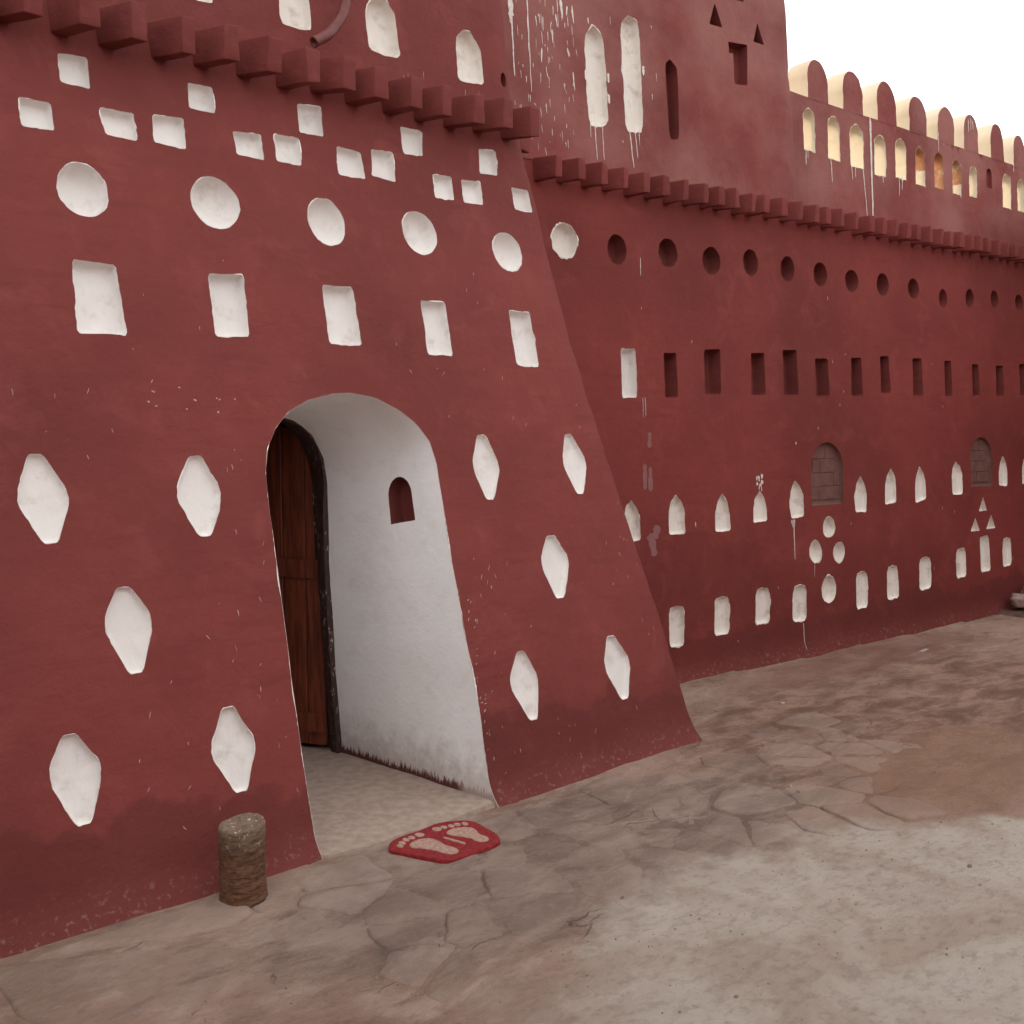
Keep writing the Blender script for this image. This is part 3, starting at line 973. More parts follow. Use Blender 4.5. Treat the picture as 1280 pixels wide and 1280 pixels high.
# dog-tooth corbel blocks set cornerwise
def corbel_mesh(name, lx, ly, height, seed, mat, skew=17):
    """brick laid on edge, end out: its outer left corner at the origin, running back into the wall"""
    bm = bmesh.new()
    bmesh.ops.create_cube(bm, size=1.0)
    r = random.Random(seed)
    for v in bm.verts:
        v.co = Vector(((v.co.x + .5) * lx, (v.co.y + .5) * ly, v.co.z * height))
        v.co += Vector((r.uniform(-.006, .006), r.uniform(-.006, .006), r.uniform(-.006, .006)))
    bmesh.ops.bevel(bm, geom=bm.edges[:], offset=.005, segments=2, affect='EDGES', profile=.6)
    bmesh.ops.subdivide_edges(bm, edges=[e for e in bm.edges if e.calc_length() > .05], cuts=3, use_grid_fill=True)
    for v in bm.verts:
        v.co += v.normal * (noise.noise(v.co * 30 + Vector((seed, 0, 0))) * .0035)
    for v in bm.verts:                      # set askew: end flush with the wall line, flanks slanting
        v.co.x -= math.tan(math.radians(skew)) * v.co.y
    bmesh.ops.recalc_face_normals(bm, faces=bm.faces[:])
    me = bpy.data.meshes.new(name)
    bm.to_mesh(me)
    bm.free()
    me.materials.append(mat)
    me.polygons.foreach_set('use_smooth', [True] * len(me.polygons))
    return me
def place_corbel(me, loc, rz, parent):
    o = bpy.data.objects.new('corbel_block', me)
    COL.objects.link(o)
    attach(o, parent)
    o.location = loc
    o.rotation_euler = (random.uniform(-.03, .03), random.uniform(-.03, .03), rz)
    return o
PC = [corbel_mesh('corbel_block', .060, .27, .135, k, RED, 21) for k in range(7)]
us = [1.237, 1.432, 1.616, 1.815, 1.99, 2.179, 2.364, 2.54, 2.704, 2.894, 3.075, 3.266, 3.446, 3.629]
us = [1.237 - .185 * k for k in range(1, 12)][::-1] + us
for k, u in enumerate(us):
    place_corbel(PC[k * 3 % 7], (u - .018 - .032 * (u - 1.24) / 2.4, porch_y(3.09) - .160, 3.090 + random.uniform(-.008, .008)), random.uniform(-.07, .09), porch)
for k, y in enumerate((4.20, 4.38)):
    place_corbel(PC[(k + 2) % 7], (3.80, y, 3.090), math.radians(90) + random.uniform(-.05, .05), porch)

# curved overflow pipe on the upper wall
def tube(name, pts, rad, mat, parent, seg=14, cap=True):
    P = [Vector(p) for p in pts]
    fine = []
    for i in range(len(P) - 1):
        p0, p1, p2, p3 = P[max(0, i - 1)], P[i], P[i + 1], P[min(len(P) - 1, i + 2)]
        for k in range(6):
            t = k / 6
            fine.append(.5 * ((2 * p1) + (p2 - p0) * t + (2 * p0 - 5 * p1 + 4 * p2 - p3) * t * t + (3 * p1 - p0 - 3 * p2 + p3) * t ** 3))
    fine.append(P[-1])
    verts, faces = [], []
    for i, p in enumerate(fine):
        d = (fine[min(len(fine) - 1, i + 1)] - fine[max(0, i - 1)]).normalized()
        a = d.orthogonal().normalized() if i == 0 else (a - d * a.dot(d)).normalized()
        b = d.cross(a)
        for s in range(seg):
            q = 2 * math.pi * s / seg
            verts.append(p + (a * math.cos(q) + b * math.sin(q)) * rad)
    for i in range(len(fine) - 1):
        for s in range(seg):
            x, y = i * seg + s, i * seg + (s + 1) % seg
            faces.append((x, y, y + seg, x + seg))
    # open mouth: a short inner wall and a bottom a little way up
    e = (len(fine) - 1) * seg
    d = (fine[-1] - fine[-2]).normalized()
    s0 = len(verts)
    for s in range(seg):
        verts.append(fine[-1] + (Vector(verts[e + s]) - fine[-1]) * .8)
    for s in range(seg):
        verts.append(fine[-1] - d * .04 + (Vector(verts[e + s]) - fine[-1]) * .78)
    for s in range(seg):
        t = (s + 1) % seg
        faces.append((e + s, e + t, s0 + t, s0 + s))
        faces.append((s0 + s, s0 + t, s0 + seg + t, s0 + seg + s))
    faces.append(tuple(s0 + seg + s for s in range(seg)))
    return obj(name, verts, faces, mat, parent)
pp = [(2.60, 4.16, 3.95), (2.60, 4.12, 3.80), (2.598, 4.075, 3.62), (2.588, 4.06, 3.46), (2.566, 4.05, 3.375), (2.512, 4.04, 3.298), (2.468, 4.03, 3.254), (2.405, 4.025, 3.212)]
tube('overflow_pipe', pp, .023, PIPE, porch)

# splashes of limewash on the porch face
def porch_splashes():
    r = random.Random(11)
    verts, faces = [], []
    def fleck(u, v, l, w, a):
        blob_strip(verts, faces, porch_map, u + math.sin(a) * l / 2, v + math.cos(a) * l / 2, u - math.sin(a) * l / 2, v - math.cos(a) * l / 2, w, w * .6, wig=.001, n=4, seed=u * 7)
    k = 0
    while k < 95:
        u, v = r.uniform(1.05, 4.1), r.betavariate(1.3, 2.2) * 2.4 + .02
        if u > corner_u(v) - .05 or (1.93 < u < 2.85 and v < 1.78):
            continue
        if nz(u * 1.3, v * 1.3, 77) < -.12 or over_hole(u, v, holes):
            continue
        fleck(u, v, r.uniform(.006, .026), r.uniform(.0018, .0042), r.gauss(.2, .35))
        k += 1
    for k in range(10):                                  # line of chips above the arch on the left
        t = r.random()
        fleck(1.50 + t * .42 + r.uniform(-.02, .02), 1.72 - t * .06 + r.uniform(-.045, .04), r.uniform(.006, .016), r.uniform(.005, .009), r.uniform(1, 2))
    for k in range(26):                                  # chips down the right edge of the doorway
        v = r.uniform(.15, .9)
        fleck(2.835 + abs(r.gauss(0, .03)), v, r.uniform(.006, .02), r.uniform(.003, .006), r.uniform(.2, 1.6))
    for k in range(14):
        u = r.uniform(2.85, 3.55)
        fleck(u, 3.12 + r.uniform(-.02, .12), r.uniform(.02, .06), r.uniform(.0015, .003), r.gauss(0, .05))
    o = obj('paint_flecks', verts, faces, FLECK, porch)
    o['kind'] = 'stuff'
porch_splashes()

# ------------------------------------------------------------------ long wall
lw = thing('long_wall', 'long red plastered wall with rows of small niches running back from the porch', 'wall', tuple(DV * 7 + NV * 4.6))
holes, parts = [], []
sd = 100.0
def addh(nm, o_, dep, mt, rim, sub=None):
    global sd
    holes.append(o_)
    parts.append((nm, o_, dep, mt, rim, sd))
    sd += 1.37
for q in BOV:
    addh('round_niche', shape_ellipse(q, sd, .004), .10, RED_IN, 0)
addh('round_niche', shape_ellipse(BWC, sd, .006), .06, WHITE_WORN, .016)
for q in BRE:
    addh('slot_niche', shape_poly(q, sd, .05, .003), .10, RED_IN, 0)
addh('slot_niche', shape_poly(BWR, sd, .06, .003), .06, WHITE, .005)
for (t, l, bl, br_, r_) in BPT:
    p = [t, ((t[0] + l[0]) / 2 - .012, (t[1] + l[1]) / 2 + .012), l, bl, br_, r_, ((t[0] + r_[0]) / 2 + .012, (t[1] + r_[1]) / 2 + .012)]
    addh('pointed_niche', shape_poly(p, sd, .10, .004), .032, WHITE_WORN, .006)
for (t, l, bl, br_, r_) in BAR:
    p = [t, ((t[0] + l[0]) / 2 - .02, (t[1] + l[1]) / 2 + .016), l, bl, br_, r_, ((t[0] + r_[0]) / 2 + .02, (t[1] + r_[1]) / 2 + .016)]
    addh('arched_niche', shape_poly(p, sd, .12, .005), .032, WHITE_WORN, .008)
addh('slot_niche', shape_poly(BR2, sd, .08, .005), .05, WHITE_WORN, .007)
for q in BO3:
    addh('oval_niche', shape_ellipse(q, sd, .005), .05, WHITE_WORN, .010)
for q in BTR:
    addh('triangular_niche', shape_poly(q, sd, .05, .003), .04, WHITE_WORN, .005)
win_outl = []
for (cu, cv, ru, rv) in BWI:
    o_ = shape_arch(cu - ru * .96, cu + ru * .96, cv - rv, cv + rv * 1.02, sd, .02, 1.0)
    holes.append(o_)
    win_outl.append((o_, cu, cv, ru, rv))
    sd += 1.37
U0, U1 = 3.25, 14.0
outline = [(u, -.1) for u in np.arange(U0, U1 + .01, .25)] + [(U1, v) for v in np.arange(.2, 3.0, .3)] + [(u, 3.06) for u in np.arange(U1, U0 - .01, -.25)] + [(U0, v) for v in np.arange(2.8, 0, -.3)]
gr = grid(3.6, 9.6, -.06, 3.02, .06) + grid(9.7, 13.9, 0, 3, .3)
wall_mesh('wall', outline, holes, gr, long_map, RED_LONG, lw)
for nm, o_, dep, mt, rim, s_ in parts:
    niche(nm, o_, long_map, dep, mt, lw, rim, seed=s_, soft=.55 if mt is RED_IN else 1.0)
for (o_, cu, cv, ru, rv) in win_outl:
    w = niche('blocked_window', o_, long_map, .036, GREYBRICK, lw, 0, soft=.25, seed=cu)
    w['label'] = 'arched window recess walled up with dull grey brown blocks'
    N = normal_at(long_map, cu, cv)
    r = random.Random(int(cu * 10))
    rows = 4
    for j in range(rows):
        v0 = cv - rv + .035 + j * (2 * rv - .05) / rows
        v1 = v0 + (2 * rv - .05) / rows - .004
        half = ru * .93
        if v1 > cv + rv * .35:
            half = ru * .66
        cut = r.uniform(-.06, .06) + (.07 if j % 2 else -.05)
        for (a, b) in ((cu - half, cu + cut - .0025), (cu + cut + .0025, cu + half)):
            vs, fs = [], []
            ch = .003
            dz = r.uniform(-.006, .006)
            for (ins, dd) in ((0, .040), (0, .033 + dz * .2), (ch, .031 + dz * .2)):
                for (uu, vv) in ((a + ins, v0 + ins), (b - ins, v0 + ins), (b - ins, v1 - ins), (a + ins, v1 - ins)):
                    vs.append(long_map(uu + r.uniform(-.003, .003), vv + r.uniform(-.003, .003)) - N * dd)
            for k in range(2):
                for q in range(4):
                    x, y = k * 4 + q, k * 4 + (q + 1) % 4
                    fs.append((x, y, y + 4, x + 4))
            fs.append((8, 9, 10, 11))
            obj('brick', vs, fs, GREYBRICK, w, smooth=False)
# body of the wall behind the face, and the shelf the corbels carry
def backing(parent, u0, u1, v0, v1, n0, n1, mat, name='wall_core'):
    vs = []
    for v in (v0, v1):
        for (u, n) in ((u0, n0), (u1, n0), (u1, n1), (u0, n1)):
            p = DV * u + NV * (n + .055 * v) + Vector((0, 0, v))
            vs.append(p)
    obj(name, vs, [(0, 1, 5, 4), (1, 2, 6, 5), (2, 3, 7, 6), (3, 0, 4, 7), (4, 5, 6, 7), (3, 2, 1, 0)], mat, parent, smooth=False)
backing(lw, U0, U1, -.1, 3.055, 4.68, 5.0, RED)
BC = [corbel_mesh('corbel_block', .050, .25, .120, 20 + k, RED) for k in range(7)]
bus = [3.838, 4.014, 4.178, 4.351, 4.531, 4.686, 4.859, 5.039, 5.187, 5.332, 5.489, 5.633, 5.807, 5.995, 6.162, 6.298, 6.455, 6.626, 6.822, 6.973, 7.138, 7.286, 7.427, 7.593, 7.752, 7.903, 8.046, 8.203, 8.34, 8.466, 8.621, 8.779, 8.927, 9.064]
bus += [9.064 + .152 * k for k in range(1, 9)]
for k, u in enumerate(bus):
    v = 3.012 + .045 * (u - 3.8) / 5.3
    p = DV * (u - .035 - .038 * (u - 3.8) / 5.2) + NV * (4.48 + .055 * v - .138) + Vector((0, 0, v + random.uniform(-.005, .005)))
    place_corbel(BC[k * 3 % 7], p, TH + random.uniform(-.08, .08), lw)
def long_splashes():
    r = random.Random(5)
    verts, faces = [], []
    for (a, b), (c, d), w in (((5.982, .946), (5.98, .67), .010), ((6.061, .225), (6.073, .036), .007), ((4.562, 2.601), (4.564, 2.492), .006), ((4.548, 1.765), (4.55, 1.643), .004), ((4.569, 1.765), (4.571, 1.648), .004), ((6.203, .63), (6.2, .529), .004), ((4.984, .991), (4.982, .961), .005), ((6.028, 1.484), (6.027, 1.462), .008)):
        blob_strip(verts, faces, long_map, a, b, c, d, w, w * .5, wig=.003, seed=a)
    for k in range(5):
        blob_strip(verts, faces, long_map, 5.97 + r.uniform(-.02, .03), .95, 5.97 + r.uniform(-.02, .03), .95 - r.uniform(.02, .06), .008, .003, wig=.002, seed=k)
    # blotchy dab of paint above one of the pointed niches
    for k in range(17):
        u, v = 5.634 + r.uniform(-.034, .034), 1.232 + r.uniform(-.034, .034)
        blob_strip(verts, faces, long_map, u, v + .010, u + r.uniform(-.012, .012), v - .010, r.uniform(.010, .022), .012, n=4, seed=u * 9)
    for k in range(5):
        u, v = 5.634 + r.uniform(-.02, .02), 1.185 + r.uniform(-.02, .01)
        blob_strip(verts, faces, long_map, u, v + .012, u, v - .012, .008, .005, n=4, seed=u * 9)
    for k in range(50):
        u, v = r.uniform(4.3, 9.0), r.uniform(.05, 2.5)
        if nz(u, v, 33) < 0 or over_hole(u, v, holes):
            continue
        blob_strip(verts, faces, long_map, u, v + .012, u, v - r.uniform(.004, .02), .004, .003, n=3, seed=u)
    o = obj('paint_drips', verts, faces, DRIP, lw)
    o['kind'] = 'stuff'
    verts, faces = [], []
    for (a, b), (c, d), w in (((4.601, 1.556), (4.597, 1.46), .03), ((4.559, 1.364), (4.56, 1.209), .034), ((4.606, 1.343), (4.607, 1.197), .034), ((4.660, .985), (4.632, .905), .055), ((4.60, .94), (4.625, .80), .055), ((4.61, .93), (4.575, .90), .04)):
        blob_strip(verts, faces, long_map, a, b, c, d, w, w, lift=.0016, wig=.004, n=10, seed=a)
    o = obj('paint_smear', verts, faces, SMEAR, lw)
    o['label'] = 'greyish patches of thin paint dabbed on the red wall'
long_splashes()

# ------------------------------------------------------------------ tower
tw = thing('tower', 'tall red tower wall streaked with white drips, two long white slits and small dark triangles', 'tower', tuple(DV * 4.9 + NV * 4.75 + Vector((0, 0, 3.05))))
holes, parts = [], []
for k, q in enumerate(TSL):
    white = k < 2
    addh('slit_niche', shape_poly(q, sd, .14, .006 if white else .003), .05 if white else .09, WHITE_WORN if white else RED_IN, .012 if white else 0)
for q in TTR:
    addh('triangular_niche', shape_poly(q, sd, .05, .002), .08, RED_IN, 0)
addh('square_niche', shape_poly(TLN, sd, .06, .003), .08, RED_IN, 0)
V1 = 5.6
outline = [(u, 3.0605) for u in np.arange(3.2, 6.1, .2)] + [(tower_edge(3.061) + s, 3.0605) for s in (0, .1, .2)]
outline += [(tower_edge(v) + .2, v) for v in np.arange(3.3, V1, .25)] + [(u, V1) for u in np.arange(6.4, 3.1, -.3)] + [(3.2, v) for v in np.arange(V1 - .2, 3.2, -.3)]
gr = grid(3.3, 6.5, 3.08, 4.6, .06) + grid(3.3, 6.5, 4.7, V1, .25)
wall_mesh('wall', outline, holes, gr, tower_map, RED_HIGH, tw)
for nm, o_, dep, mt, rim, s_ in parts[-len(holes):]:
    niche(nm, o_, tower_map, dep, mt, tw, rim, seed=s_, soft=.5 if mt is RED_IN else .9)
# tower body behind the face
backing(tw, 3.2, 5.9, 3.07, V1 - .01, 4.60, 4.68, RED_HIGH)
def tower_splashes():
    r = random.Random(15)
    verts, faces = [], []
    runs = [((3.632, 3.97), (3.637, 3.805), .040, .030), ((3.628, 3.83), (3.632, 3.77), .012, .006), ((3.640, 3.82), (3.650, 3.492), .011, .007), ((3.751, 3.97), (3.766, 3.429), .008, .005),
            ((4.200, 3.34), (4.204, 3.256), .006, .003), ((4.235, 3.34), (4.246, 3.132), .007, .004), ((4.292, 3.35), (4.303, 3.141), .006, .004), ((4.512, 3.36), (4.544, 3.13), .009, .005), ((4.559, 3.37), (4.579, 3.192), .007, .004), ((4.590, 3.37), (4.598, 3.27), .005, .003),
            ((3.929, 3.805), (3.932, 3.731), .014, .006), ((3.849, 3.686), (3.845, 3.607), .012, .006), ((4.038, 3.727), (4.048, 3.676), .010, .005), ((4.075, 3.601), (4.089, 3.5), .011, .004), ((4.199, 3.933), (4.203, 3.898), .010, .006),
            ((3.995, 3.985), (4.003, 3.879), .026, .008), ((4.042, 3.959), (4.034, 3.904), .016, .007), ((4.077, 3.95), (4.087, 3.873), .012, .006), ((3.956, 3.895), (3.966, 3.824), .014, .006)]
    for (a, b), (c, d), w0, w1 in runs:
        blob_strip(verts, faces, tower_map, a, b, c, d, w0, w1, wig=.004, seed=a)
    for k in range(110):
        v = r.uniform(3.12, 4.05)
        u = r.gauss(3.86, .15) if r.random() < .8 else r.uniform(3.66, 4.75)
        if u < 3.64 or any(abs(u - c) < .1 and v > 3.3 for c in (4.26, 4.55)):
            continue
        l = r.uniform(.01, .06) * (1.4 if v > 3.75 else 1)
        w = r.uniform(.0018, .006) * (1.5 if v > 3.8 else 1)
        blob_strip(verts, faces, tower_map, u, v, u + r.gauss(.003, .003), v - l, w, w * .5, n=5, seed=u * 5)
    for (uu, vv) in ((4.350, 3.62), (4.352, 3.50), (4.640, 3.72)):
        blob_strip(verts, faces, tower_map, uu, vv + .03, uu + .003, vv - .025, .02, .014, n=6, seed=uu)
    o = obj('paint_drips', verts, faces, DRIP, tw)
    o['kind'] = 'stuff'
tower_splashes()

# ------------------------------------------------------------------ crenellated parapet
pw = thing('parapet_wall', 'red parapet wall with rounded battlements and a row of bright arrow slits', 'wall', tuple(DV * 8 + NV * 4.75 + Vector((0, 0, 3.05))))
PU0, PU1, PV1 = 6.0, 14.0, 3.87
slits = []
for k, (uc, hw, v0, v1) in enumerate(PSL):
    slits.append(shape_arch(uc - hw, uc + hw, v0, v1, k * 2.2, .014, 1.1))
blind = slits[9]
through = [s for k, s in enumerate(slits) if k != 9]
def sill(u):
    return 3.895 - .016 * (u - 6.2)
outline = [(u, 3.0605) for u in np.arange(PU0, PU1 + .01, .25)] + [(PU1, 3.4)] + [(u, sill(u)) for u in np.arange(PU1, PU0 - .01, -.05)] + [(PU0, 3.4)]
gr = grid(6.05, 9.8, 3.09, 3.88, .055) + grid(9.9, 13.9, 3.1, 3.85, .25)
V, F = sheet(outline, slits, gr)
nV = len(V)
P = [parapet_map(u, v) for u, v in V]
faces = [tuple(int(i) for i in f) for f in F]
Vb, Fb = sheet(outline, through, gr)
P += [parapet_back(u, v) for u, v in Vb]
faces += [tuple(int(i) + nV for i in f[::-1]) for f in Fb]
slots = [0] * len(faces)
s0 = len(P)
tops = list(np.arange(PU0, PU1 + .01, .05))
for u in tops:
    P += [parapet_map(u, sill(u)), parapet_map(u, sill(u)) + NV * (PT / 2) + Vector((0, 0, .006)), parapet_back(u, sill(u))]
for k in range(len(tops) - 1):
    a = s0 + 3 * k
    faces += [(a, a + 3, a + 4, a + 1), (a + 1, a + 4, a + 5, a + 2)]
    slots += [1, 1]
obj('wall', P, faces, [RED_HIGH, CREAM], pw, slots)
for k, s in enumerate(slits):
    if k == 9:
        niche('blind_slit', s, parapet_map, .03, RED_IN, pw, 0, seed=k)
        continue
    n = len(s)
    mat = CLAY if k in (6,) else CREAM_SLIT
    vs, fs = [], []
    for j in range(6):
        t = j / 5
        for (a, b) in s:
            vs.append(parapet_map(a, b) + NV * PT * t + DV * nz(a * 20, b * 20, j) * .003 * (0 < j < 5))
    for j in range(5):
        for q in range(n):
            x, y = j * n + q, j * n + (q + 1) % n
            fs.append((y, x, x + n, y + n))
    slot = None
    mats = [mat]
    if k in (5, 7):                            # limewash flaked off the upper part, bare clay shows
        mats = [CREAM_SLIT, CLAY]
        slot = []
        lim = 3.60 if k == 5 else 3.57
        for f in fs:
            c = sum((vs[i] for i in f), Vector()) / 4
            slot.append(1 if c.z + nz(c.x * 25, c.z * 25, 3) * .05 > lim else 0)
    # lip of limewash round the mouth
    if k != 6:
        N = -NV
        cu = sum(a for a, _ in s) / n
        cv = sum(b for _, b in s) / n
        b0 = len(vs)
        for (a, b) in s:
            vs.append(parapet_map(a, b) + N * .0016)
        for (a, b) in s:
            r_ = math.hypot(a - cu, b - cv)
            t = .008 * max(.1, .5 + 1.4 * nz(a * 26, b * 26, k))
            vs.append(parapet_map(a + (a - cu) / r_ * t, b + (b - cv) / r_ * t) + N * .001)
        for q in range(n):
            fs.append((b0 + q, b0 + n + q, b0 + n + (q + 1) % n, b0 + (q + 1) % n))
            if slot is not None:
                slot.append(slot[q])
    obj('arrow_slit', vs, fs, mats, pw, slot)

def merlon(u0, u1, vt, vb, up, k):
    """rounded battlement: red faces, limewashed sides and top"""
    n = 26
    vb = sill((u0 + u1) / 2) - .006
    prof = [(u0, vb), (u0 + .004, vb + (vt - vb) * .35)]
    for j in range(n + 1):
        a = math.pi * (1 - j / n)
        x = math.cos(a)
        y = math.sin(a)
        c = (u0 + u1) / 2
        top_shift = (up - c) * .35 * y
        prof.append((c + (u1 - u0) / 2 * x * (1 - .0 * y) + top_shift, vb + (vt - vb) * (.42 + .58 * y ** .85)))
    prof += [(u1 - .004, vb + (vt - vb) * .35), (u1, vb)]
    prof = [(a + nz(a * 18, b * 18, k) * .006, b + (nz(a * 18, b * 18, k + 40) * .006 if b > vb else 0)) for a, b in prof]
    m = len(prof)
    vs, fs, sl_ = [], [], []
    D = 5
    for j in range(D + 1):
        t = -.002 + (PT + .004) * j / D
        ins = .006 if j in (0, D) else 0
        cu, cv = (u0 + u1) / 2, (vb + vt) / 2
        for (a, b) in prof:
            aa, bb = a + (cu - a) * ins * 4, b + ((cv - b) * ins * 4 if b > vb else 0)
            vs.append(parapet_map(aa, bb) + NV * t)
    for j in range(D):
        for q in range(m - 1):
            x, y = j * m + q, j * m + q + 1
            fs.append((x, x + m, y + m, y))
            sl_.append(1)
    # front and back caps with inner rings so the face is gently domed
    for (row, sg) in ((0, 1), (D, -1)):
        cu = (u0 + u1) / 2
        c0 = vs[row * m:(row + 1) * m]
        cen = parapet_map(cu, vb + (vt - vb) * .45) + NV * (-.004 if row == 0 else PT + .004)
        s1 = len(vs)
        for p in c0:
            vs.append(p + (cen - p) * .45)
        vs.append(cen)
        for q in range(m - 1):
            f1 = (row * m + q, row * m + q + 1, s1 + q + 1, s1 + q)
            f2 = (s1 + q, s1 + q + 1, len(vs) - 1)
            fs += [f1, f2] if sg == 1 else [f1[::-1], f2[::-1]]
            sl_ += [0, 0]
        f1 = (row * m + m - 1, row * m, s1, s1 + m - 1)
        f2 = (s1 + m - 1, s1, len(vs) - 1)
        fs += [f1, f2]
        sl_ += [0, 0]
    o = obj('merlon', vs, fs, [RED_HIGH, CREAM], pw, sl_)
    bm = bmesh.new()
    bm.from_mesh(o.data)
    bmesh.ops.recalc_face_normals(bm, faces=bm.faces[:])
    for e in bm.edges:
        if len(e.link_faces) == 2 and e.link_faces[0].normal.dot(e.link_faces[1].normal) < .6:
            e.smooth = False
    bm.to_mesh(o.data)
    bm.free()
for k, q in enumerate(MER):
    merlon(*q, k)
def parapet_splashes():
    r = random.Random(25)
    verts, faces = [], []
    for (a, b), (c, d), w in (((7.06, 3.88), (7.074, 3.10), .022), ((6.955, 3.5), (7.003, 3.136), .010), ((6.277, 3.53), (6.274, 3.416), .009), ((6.564, 3.52), (6.577, 3.336), .010), ((6.815, 3.50), (6.831, 3.389), .009), ((6.855, 3.50), (6.862, 3.41), .008), ((7.426, 3.50), (7.432, 3.345), .010), ((7.47, 3.51), (7.466, 3.399), .010), ((7.994, 3.93), (8.001, 3.774), .008), ((8.318, 3.50), (8.329, 3.449), .010), ((9.195, 3.87), (9.193, 3.788), .012), ((7.21, 3.48), (7.215, 3.42), .010), ((6.30, 3.53), (6.301, 3.46), .006), ((8.425, 4.10), (8.43, 4.0), .01), ((8.46, 4.12), (8.465, 4.02), .008), ((8.49, 4.10), (8.50, 4.03), .008)):
        up = a > 8.4 and b > 4
        mp = (lambda u, v: parapet_map(u, v) - NV * .018) if up else parapet_map
        blob_strip(verts, faces, mp, a, b, c, d, w, w * .6, lift=.003, wig=.006, seed=a)
    o = obj('paint_drips', verts, faces, DRIP, pw)
    o['kind'] = 'stuff'
parapet_splashes()

# ------------------------------------------------------------------ unseen walls added around the yard to shade it
def shade_wall(name, label, p0, p1, height, thick):
    """plain plastered wall from p0 to p1 (its face on the left of that direction)"""
    a, b = Vector((*p0, 0)), Vector((*p1, 0))
    d = (b - a).normalized()
    nrm = Vector((-d.y, d.x, 0))
    L = (b - a).length
    w = thing(name, label, 'wall', tuple((a + b) / 2))
    def mp(u, v):
        return a + d * u + nrm * (nz(u * 1.4, v * 1.4, p0[0]) * .012 - .05 * v) + Vector((0, 0, v))
    ol = [(u, -.1) for u in np.linspace(0, L, 20)] + [(L, height * .5)] + [(u, height) for u in np.linspace(L, 0, 20)] + [(0, height * .5)]
    wall_mesh('wall', ol, [], grid(.1, L - .1, 0, height - .1, .3), mp, RED, w, flip=True)
    q = [a - nrm * .02 - Vector((0, 0, .1)), b - nrm * .02 - Vector((0, 0, .1)), b - nrm * thick - Vector((0, 0, .1)), a - nrm * thick - Vector((0, 0, .1))]
    t = [p + Vector((0, 0, height + .1)) for p in q]
    t[0] -= nrm * .05 * height
    t[1] -= nrm * .05 * height
    obj('wall_core', q + t, [(1, 2, 6, 5), (2, 3, 7, 6), (3, 0, 4, 7), (4, 5, 6, 7), (0, 1, 5, 4)], RED, w, smooth=False)
shade_wall('shade_wall', 'unseen plain red plastered wall added at the far right end to shade the yard', (9.75, -5.5), (9.68, 4.1), 3.6, .45)
shade_wall('shade_wall', 'unseen red plastered wall added on the left beyond the porch to shade the yard', (-3.0, 3.6), (-3.0, -5.5), 3.0, .45)
shade_wall('shade_wall', 'unseen red plastered wall added across the yard, facing the doorway, to shade it', (-3.0, -5.5), (9.75, -5.5), 4.0, .45)

# ------------------------------------------------------------------ stump by the door
def stump():
    cx, cy, R0, H = 1.592, 3.205, .079, .262
    verts, faces = [], []
    seg, rings = 72, 56
    for j in range(rings + 1):
        t = j / rings
        for s in range(seg):
            a = 2 * math.pi * s / seg
            ca, sa = math.cos(a), math.sin(a)
            rr = R0 * (1.0 - .035 * math.sin(t * 3.1) + (.03 if t < .08 else 0) * (1 - t / .08))
            rr += noise.noise(Vector((ca * 2.6, sa * 2.6, t * 19))) * .0042 + noise.noise(Vector((ca * 6, sa * 6, t * 40 + 9))) * .0024
            if t > .965:
                rr -= .003 * ((t - .965) / .035) ** 2
            verts.append((cx + ca * rr, cy + sa * rr * .97, t * H * (1 + .03 * ca + .02 * nz(ca * 2, sa * 2, 1))))
    for j in range(rings):
        for s in range(seg):
            a, b = j * seg + s, j * seg + (s + 1) % seg
            faces.append((a, b, b + seg, a + seg))
    base = rings * seg
    prev = base
    for (f, dz) in ((.90, .002), (.78, -.006), (.5, -.008), (.22, -.007)):
        s1 = len(verts)
        for s in range(seg):
            x, y, z = verts[base + s]
            verts.append((cx + (x - cx) * f, cy + (y - cy) * f, z * .5 + H * .5 + dz + noise.noise(Vector((x * 60 * f, y * 60 * f, f * 9))) * .006))
        for s in range(seg):
            t = (s + 1) % seg
            faces.append((prev + s, prev + t, s1 + t, s1 + s))
        prev = s1
    verts.append((cx, cy, H - .008))
    for s in range(seg):
        faces.append((prev + s, prev + (s + 1) % seg, len(verts) - 1))
    o = obj('stump', verts, faces, BARK)
    tag(o, 'short rough brown cylindrical stump standing against the wall left of the doorway', 'stump')
stump()

# ------------------------------------------------------------------ door mat with two footprints
MAT = [(2.194, 3.221), (2.228, 3.258), (2.295, 3.276), (2.398, 3.278), (2.473, 3.294), (2.568, 3.256), (2.606, 3.208), (2.595, 3.121), (2.592, 3.059), (2.565, 2.998), (2.53, 2.974), (2.382, 2.965), (2.296, 2.969), (2.268, 2.996), (2.243, 3.054), (2.189, 3.167), (2.182, 3.192)]
S1 = [(2.258, 3.178), (2.289, 3.198), (2.331, 3.2), (2.364, 3.177), (2.369, 3.135), (2.362, 3.087), (2.377, 3.028), (2.366, 3.005), (2.338, 2.997), (2.314, 3.018), (2.305, 3.071), (2.282, 3.113), (2.254, 3.149)]
S2 = [(2.44, 3.185), (2.471, 3.201), (2.512, 3.193), (2.55, 3.16), (2.545, 3.121), (2.528, 3.086), (2.536, 3.038), (2.521, 3.016), (2.491, 3.015), (2.473, 3.044), (2.48, 3.079), (2.459, 3.112), (2.434, 3.154)]
T1 = [(2.351, 3.234), (2.311, 3.231), (2.283, 3.228), (2.253, 3.213), (2.231, 3.195)]
T2 = [(2.436, 3.235), (2.468, 3.232), (2.497, 3.224), (2.525, 3.219), (2.553, 3.206)]
mat_o = thing('door_mat', 'red foot shaped door mat with two beige footprints lying outside the doorway', 'mat', (2.39, 3.12, 0))
MZ = .0
